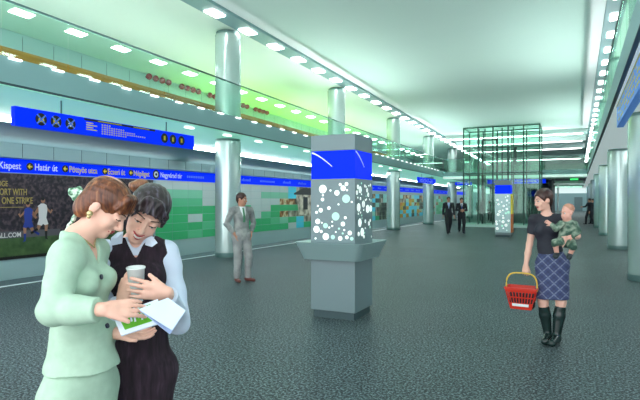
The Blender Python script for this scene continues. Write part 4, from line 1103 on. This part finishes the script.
wall((-wt, -dt, z1), (wt, -dt, z1), (-wb, -db, 0), (wb, -db, 0), 9)
wall((wt, dt, z1), (-wt, dt, z1), (wb, db, 0), (-wb, db, 0), 9)
wall((wt, -dt, z1), (wt, dt, z1), (wb, -db, 0), (wb, db, 0), 6)
wall((-wt, dt, z1), (-wt, -dt, z1), (-wb, db, 0), (-wb, -db, 0), 6)
mb.box(-wb, wb, -db, db, 0, .006)
mb.build('body', M_bred, bk)
mb = MB()
for a, b in (((-wt-.008, -dt-.01), (wt+.008, -dt)), ((-wt-.008, dt), (wt+.008, dt+.01)), ((-wt-.01, -dt), (-wt, dt)), ((wt, -dt), (wt+.01, dt))): mb.box(a[0], b[0], a[1], b[1], z1-.012, z1+.008)
mb.build('rim', M_bred, bk)
mb = MB(); mb.slab([(-.085, -.0985-.006, .035), (.085, -.0985-.006, .035), (.088, -.1025-.006, .065), (-.088, -.1025-.006, .065)], .003); mb.build('white_label', M_shirt, bk)
hp = []
for i in range(21):
    a = math.pi*i/20; x = -.165*math.copysign(abs(math.cos(a))**.55, math.cos(a)); hp.append((x, -.03, z1-.02+.185*math.sin(a)**.6 if 0 < i < 20 else z1-.03))
mb = MB(); mb.tube(hp, .0085); mb.build('handle', M_hyel, bk)
tag(bk, 'red slotted plastic shopping basket with yellow handle hanging from a hand', 'basket')
for x, y, s, lab in ((-.05, .0, .075, 'dark package lying in the left half of the red shopping basket'), (.07, .01, .06, 'dark package lying in the right half of the red shopping basket')):
    mb = MB(); mb.box(-s, s, -.065, .065, 0, .17); o = mb.build('package', M_bdark, None, .012)
    o.matrix_world = Matrix.LocRotScale(bk.location, bk.rotation_euler, None)@Matrix.Translation((x, y, .008)); tag(o, lab, 'package')
# ------------------------------------------------------------------ the two women in front
HV = .0045
# woman 1, pale green suit
C1, T1 = 84, 2.12
S1 = Spot(C1, T1)
def w1(px, py, t=T1): return S1(px, py, t-T1)
r1 = empty('person', S1.loc, S1.yaw)
J = skeleton(1.70, True, math.radians(60))
J['f'] = unit(A(.80, -.6, 0)); J['fp'] = unit(A(.80, -.6, 0))
fwd = J['f']; rt = np.cross(fwd, A(0, 0, 1))       # her right hand side (towards camera-left)
J['pel'] = w1(80, 385, 2.14); J['wai'] = w1(81, 335, 2.13); J['che'] = w1(80, 285, 2.12); J['nb'] = w1(77, 236, 2.12)
J['hc'] = w1(106, 204.5, 2.12); J['fh'] = unit(A(.69, -.31, -.64)); J['uh'] = A(.60, -.27, .75)
J['shR'] = w1(66, 256, 1.99); J['shL'] = w1(94, 250, 2.24)
J['elR'] = w1(53, 311, 1.93); J['wrR'] = w1(103, 309.5, 1.83)
J['elL'] = w1(88, 318, 2.30); J['wrL'] = w1(117, 334, 2.13)
for n, s in (('R', 1), ('L', -1)):
    J['hi'+n] = J['pel']+rt*.085*s-A(0, 0, .04); J['kn'+n] = A(J['hi'+n][0], J['hi'+n][1], .48)+fwd*.01; J['an'+n] = A(J['hi'+n][0], J['hi'+n][1], .085)-fwd*.03; J['to'+n] = J['an'+n]+fwd*.14-A(0, 0, .06)
F, Hd1 = body(J, foot=False, head_s=1.0, bust_s=.72, lid=.9, legs=True, hand_args=dict(R=dict(d=A(.98, .05, -.03), pn=A(.05, .75, -.62), curl=.30, side=-1, spread=.05, thumb=.35), L=dict(d=A(.85, -.1, -.1), pn=A(0, -.3, 1), curl=.4, side=1)))
F.mesh('body', HV, M_skin, r1)
M_mint = noise_mat('mint_suit', [(.3, (168, 198, 176)), (.7, (178, 208, 186))], 30, .85, 4)
G = F.pick(TORSO+ARMS, .014, .025)
for o in G.ops:
    if o['tag'].startswith('farm') and o['rb'] < .04: o['rb'] = .044; o['flat'] = True; o['b'] = o['b']-unit(o['b']-o['a'])*.02
    if o['tag'].startswith('farm'): o['ra'] = max(o['ra'], .052)
    if o['tag'].startswith('uarm'): o['ra'] = .060; o['rb'] = .052
G.cone(J['wai'], A(*(w1(82, 368, 2.13))), .118, .152, .03, sq=(J['fp'], .95), flat=True)
hemz = w1(82, 367)[2]
G.clip(lambda X, Y, Z: hemz-Z+0*X)
nb = J['nb']
vc = vclip(J, w1(93, 262)[2], nb[2]+.10, .004, .095)
G.clip(neg(vc))
G.clip(lambda X, Y, Z: Z-(nb[2]+.022)+0*X)
M_line = mat('seam_green', (120, 160, 138), .8)
jk = G.mesh('jacket', HV, M_mint, r1, disp=lambda X, Y, Z: .0025*np.sin(26*X+14*Z)*np.sin(31*Z-11*Y)+.0012*np.sin(70*Z+20*X))
G = F.pick(('pelvis', 'thighR', 'thighL'), .012, .06); G.clip(lambda X, Y, Z: .52-Z+0*X); G.cone(J['pel']+A(0, 0, .03), A(J['pel'][0], J['pel'][1], .52), .135, .140, .03, sq=(J['fp'], .95), flat=True)
G.clip(lambda X, Y, Z: Z-hemz-.01+0*X)
G.mesh('skirt', HV*1.3, M_mint, r1, disp=wrinkle(.0015, 12))
shoes(J, r1, .008, M_shoe_k)
for q in (w1(100.5, 277, 2.0), w1(106.5, 326, 2.0)): pass
M_btn = mat('dark_button', (40, 48, 70), .3)
def project(F_, p0, d, n=60, step=.006):                 # march along d from p0 until the jacket surface
    return p0
Hd1.details(r1, lips=M_lip, lid=.9)
# hair: bob swept back, fringe
G = Field(); P = Hd1.P; S = Hd1.s
G.ell(P(0, -.010, .030), A(.082, .099, .084)*S, Hd1.R, .01)
for x in (-1, 1): G.ell(P(x*.060, -.042, -.030), A(.024, .040, .066)*S, Hd1.R, .03)
G.ell(P(0, -.068, -.050), A(.058, .028, .060)*S, Hd1.R, .04)
for i in range(9):
    x = -.068+.017*i; G.cone(P(x*.5+.01, .070, .082), P(x, .102-8*x*x, .030-.010*(i % 2)), .017*S, .007*S, .012)
G.ell(P(0, .118, -.03), A(.075, .06, .062)*S, Hd1.R, .01, sub=True)
for x in (-1, 1): G.ell(P(x*.092, .022, -.034), A(.030, .032, .046)*S, Hd1.R, .012, sub=True)
G.ell(P(0, .075, -.08), A(.08, .09, .085)*S, Hd1.R, .015, sub=True)
def strands(H_, a=.0009, n=95):
    def fn(X, Y, Z):
        x = (X-H_.c[0])*H_.r[0]+(Y-H_.c[1])*H_.r[1]+(Z-H_.c[2])*H_.r[2]
        y = (X-H_.c[0])*H_.f[0]+(Y-H_.c[1])*H_.f[1]+(Z-H_.c[2])*H_.f[2]
        z = (X-H_.c[0])*H_.u[0]+(Y-H_.c[1])*H_.u[1]+(Z-H_.c[2])*H_.u[2]
        th = np.arctan2(x, z+.10)
        return a*np.sin(th*n*.6+3*np.sin(y*30))
    return fn
G.mesh('hair', .004, M_hair_red, r1, disp=strands(Hd1))
M_gold2 = mat('earring_gold', (206, 190, 140), .25, .6)
mb = MB(); c = Hd1.P(.083, -.001, -.046); mb.ball(c, .0125, 14); mb.ball(Hd1.P(.083, .004, -.058), .009, 12); mb.build('earring', M_gold2, r1)
# ribbon behind the head
M_rib = noise_mat('ribbon_green', [(.42, (66, 116, 84)), (.5, (168, 206, 180)), (.6, (226, 238, 226))], 60, .5, 3)
G = Field(); q = [w1(80, 189, 2.17), w1(73, 192.5, 2.17), w1(76, 198, 2.17), w1(81, 197, 2.16)]
G.cone(q[0], q[1], .012, .022, .008, sq=(A(0, 1, 0), .5)); G.cone(q[3], q[2], .012, .018, .008, sq=(A(0, 1, 0), .5)); G.ell(w1(81, 194, 2.16), (.014, .012, .018), None, .008)
G.cone(w1(79, 198, 2.16), w1(76.5, 214, 2.16), .012, .012, .006, sq=(A(0, 1, 0), .4)); G.cone(w1(76.5, 214, 2.16), w1(66, 231, 2.13), .009, .008, .006)
G.mesh('ribbon', .004, M_rib, r1, disp=lambda X, Y, Z: .002*np.sin(160*X+120*Z))
mb = MB(); pts = [J['nb']+fwd*.05+rt*x*.05+A(0, 0, .005-.05*(1-abs(x))) +fwd*.03*(1-abs(x)) for x in np.linspace(-1, 1, 9)]; mb.tube(pts, .003, 6); mb.build('necklace', M_gold2, r1)
tag(r1, 'woman in pale green suit with auburn hair looking down and pointing at papers', 'person')
# woman 2, white blouse and dark vest
C2, T2 = 140, 2.44
S2 = Spot(C2, T2)
def w2(px, py, t=T2): return S2(px, py, t-T2)
r2 = empty('person', S2.loc, S2.yaw)
J = skeleton(1.72, True, 0)
J['f'] = unit(A(-.10, -1, 0)); J['fp'] = J['f']
J['pel'] = w2(141, 365); J['wai'] = w2(139, 325); J['che'] = w2(137.5, 280); J['nb'] = w2(136.5, 239, 2.44)
J['hc'] = w2(147, 212.5, 2.39); J['fh'] = unit(A(-.06, -.90, -.44)); J['uh'] = A(.46, -.30, .84)
J['shR'] = w2(107, 254, 2.44); J['shL'] = w2(166, 253, 2.44)
J['elR'] = w2(99, 325, 2.38); J['wrR'] = w2(121.5, 303, 2.17)
J['elL'] = w2(178, 322, 2.40); J['wrL'] = w2(167, 293, 2.075)
for n, x in (('R', -1), ('L', 1)):
    J['hi'+n] = J['pel']+A(.062*x, 0, -.05); J['kn'+n] = A(J['hi'+n][0], 0, .49); J['an'+n] = A(J['hi'+n][0], .03, .085); J['to'+n] = J['an'+n]+A(0, -.14, -.06)
F, Hd2 = body(J, foot=False, head_s=1.09, lid=.7, smile=True, hand_args=dict(L=dict(d=A(-.95, .03, .20), pn=A(.05, 1, -.1), curl=.22, side=-1, spread=.14, thumb=.5), R=dict(d=A(.30, -.12, .95), pn=A(.75, .6, 0), curl=.5, side=1, spread=.05, thumb=.4)))
F.mesh('body', HV, M_skin, r2)
M_blouse = mat('blouse_white', (214, 226, 244), .7); M_vest = noise_mat('vest_plum', [(.35, (30, 20, 28)), (.6, (46, 32, 44)), (.7, (60, 44, 58))], 60, .95, 3, (1, 1, .1))
G = F.pick(ARMS, .014, .02)
for o in G.ops:
    if o['tag'].startswith('farm') and o['rb'] < .04: o['rb'] = .040; o['flat'] = True; o['b'] = o['b']-unit(o['b']-o['a'])*.03
    if o['tag'].startswith('uarm'): o['ra'] = .064; o['rb'] = .056
    if o['tag'].startswith('farm'): o['ra'] = max(.05, o['ra'])
G.mesh('blouse_sleeves', HV, M_blouse, r2, disp=lambda X, Y, Z: .004*np.sin(30*X+18*Z)*np.sin(26*Z-11*Y)+.002*np.sin(60*Z+20*X))
nb = J['nb']
G = F.pick(('torso', 'neck'), .010); G.clip(vclip(J, w2(138, 254)[2], nb[2]+.012, .01, .10)); 
G.ell(nb+A(-.004, -.085, .012), (.036, .06, .055), None, .008, sub=True)
G.mesh('blouse_front', HV, M_blouse, r2)
G = F.pick(('thighR', 'thighL'), .012, .06); G.clip(lambda X, Y, Z: .5-Z+0*X); G.ops = F.pick(('torso', 'pelvis'), .016, .03).ops+G.ops
G.cone(J['wai'], J['pel'], .112, .122, .03, sq=(J['fp'], .8)); G.cone(J['pel'], A(J['pel'][0], J['pel'][1], .5), .122, .135, .03, sq=(J['fp'], .85), flat=True)
G.clip(neg(vclip(J, w2(138, 256)[2], nb[2]+.12, .004, .095)))
G.clip(lambda X, Y, Z: Z-(nb[2]+.012)+0*X)
G.mesh('vest', HV, M_vest, r2, disp=lambda X, Y, Z: .002*np.sin(22*X+7*Z)*np.sin(24*Z))
for sgn, pts in ((1, [(123, 232), (117, 233), (111, 238), (110, 246), (122, 243.5)]), (-1, [(147, 238), (152, 236), (157.5, 243), (152, 247), (145, 245)])):
    mb = MB(); q = [Vector(w2(x, y, 2.31 if i in (2, 3) else 2.345)) for i, (x, y) in enumerate(pts)]
    c = sum(q, Vector())/len(q)
    n = len(q); vs = q+[c+Vector((0, -.012, 0))]+[v+Vector((0, .05, 0)) for v in q]
    fs = [(i, (i+1) % n, n) for i in range(n)]+[(i, (i+1) % n, n+1+(i+1) % n, n+1+i) for i in range(n)]+[tuple(range(2*n, n, -1))]
    mb.add(vs, fs, 0, False); mb.build('collar', M_blouse, r2)
shoes(J, r2, .008, M_shoe_k)
Hd2.details(r2, smile=True, lid=.7)
G = Field(); P = Hd2.P; S = Hd2.s
G.ell(P(0, -.022, .036), A(.084, .104, .086)*S, Hd2.R, .01)
for i in range(11):
    x = -.070+.014*i; G.cone(P(x*.4+.01, .066, .086), P(x*1.05, .1-7*x*x, .040-.016*(i % 2)-(.03 if i > 8 else 0)), .014*S, .005*S, .010)
for i in range(3): G.cone(P(.072, .045-.02*i, .03), P(.086+.004*i, .052-.02*i, -.045+.01*i), .014*S, .006*S, .012)
G.cone(P(-.074, .03, .03), P(-.078, .025, -.02), .012*S, .007*S, .015)
G.ell(P(0, .11, -.035), A(.074, .062, .075)*S, Hd2.R, .008, sub=True)
G.ell(P(0, .06, -.10), A(.08, .09, .085)*S, Hd2.R, .015, sub=True)
G.mesh('hair', .004, M_hair_dk, r2, disp=strands(Hd2, .0010, 80))
G = Field(); G.ell(w2(138, 186, 2.50), (.042, .045, .032), None, .01); G.ell(w2(144, 183.5, 2.50), (.026, .04, .022), None, .01)
G.mesh('hair_bun', .004, M_hair_bun, r2, disp=lambda X, Y, Z: .003*np.sin(90*X+70*Z))
tag(r2, 'smiling woman in dark vest and white blouse with dark hair holding a cup', 'person')
# buttons of the mint jacket: found by ray casting on the jacket
dg = bpy.context.evaluated_depsgraph_get()
def on_surface(obj, px, py, lift=.002):
    d = (W(px, py, 3)-W(px, py, 1)).normalized(); o = W(px, py, .5); mi_ = obj.matrix_world.inverted()
    bpy.context.view_layer.update(); mi_ = (obj.parent.matrix_world@obj.matrix_local).inverted()
    ok, loc, nor, _ = obj.ray_cast(mi_@o, (mi_.to_3x3()@d).normalized())
    return (loc, nor) if ok else None
bpy.context.view_layer.update()
for px, py in ((100.5, 277), (106.5, 326)):
    h_ = on_surface(jk, px, py)
    if h_:
        loc, nor = h_; a = nor.cross(Vector((0, 0, 1))).normalized(); b = nor.cross(a)
        mb = MB(); mb.disc(loc+nor*.001, a, b, .0105, .006, 18); mb.build('button', M_btn, r1)
# --- cup, folder, papers
def wp(px, py, t): return W(px, py, t)
cupb = S2.M@Vector(w2(137, 301, 2.155)); cup = empty('paper_cup', tuple(cupb), YAW); 
cup.rotation_euler = (math.radians(6), 0, YAW)
hc = .142
mb = MB(); mb.lathe([(.024, 0), (.0355, hc-.004), (.0385, hc-.003), (.0385, hc+.002), (.0345, hc+.002), (.0335, hc-.008)], 28); mb.build('cup_body', M_shirt, cup)
tag(cup, 'white disposable cup held in both hands by the smiling woman', 'cup')
def sheet(name, pts, th, m, root=None, off=0):
    q = [wp(*p) for p in pts]
    c = sum(q, Vector())/len(q)
    o = empty(name, tuple(c)) if root is None else root
    mb = MB(); c0 = Vector(o.location); n = (q[1]-q[0]).cross(q[2]-q[0]).normalized()
    if n.dot(q[0]-Vector((0, 0, EYE))) > 0: n = -n
    q2 = [v-c0+n*off for v in q]
    if (q2[1]-q2[0]).cross(q2[2]-q2[0]).dot(n) < 0: q2 = q2[::-1]
    mb.slab(q2, th); return o, mb.build(name+'_sheet' if off == 0 else name, m, o)
M_paper = mat('paper_white', (222, 234, 250), .6); M_fgreen = mat('folder_green', (96, 178, 44), .5)
def tt(x, y, a=2.03, b=1.90, y0=300, y1=340): return (x, y, a+(b-a)*(y-y0)/(y1-y0))
fo, _ = sheet('brochure', [tt(113, 316), tt(158, 300), tt(166, 322), tt(121.5, 336.5)], .006, M_paper)
sheet('green_cover', [tt(119, 318), tt(151, 305), tt(158, 320.5), tt(125.5, 331)], .001, M_fgreen, fo, .0075)
for i, (x, l) in enumerate(((130, 7), (133.5, 9), (137, 6), (140.5, 10), (144, 7))):
    sheet('white_bar', [tt(x, 317.5-i*1.4-l*.2), tt(x+1.8, 317-i*1.4-l*.2), tt(x+3.4, 317+l-i*1.4-l*.2), tt(x+1.6, 317.6+l-i*1.4-l*.2)], .001, M_paper, fo, .009)
tag(fo, 'white brochure with green cover and white bars held below the papers', 'brochure')
pa, _ = sheet('paper_sheet', [(139, 309.5, 1.86), (168, 298, 1.98), (185.5, 311, 1.93), (172, 330.5, 1.80)], .002, M_paper)
tag(pa, 'folded white paper sheet on top with a sharp corner pointing right', 'paper')
pa2, _ = sheet('paper_sheet', [(140, 311, 1.88), (170, 301, 2.0), (184, 314, 1.95), (170, 334.5, 1.83)], .002, mat('paper_blue', (176, 198, 236), .6))
tag(pa2, 'pale blue paper sheet peeking out beneath the folded white sheet', 'paper')
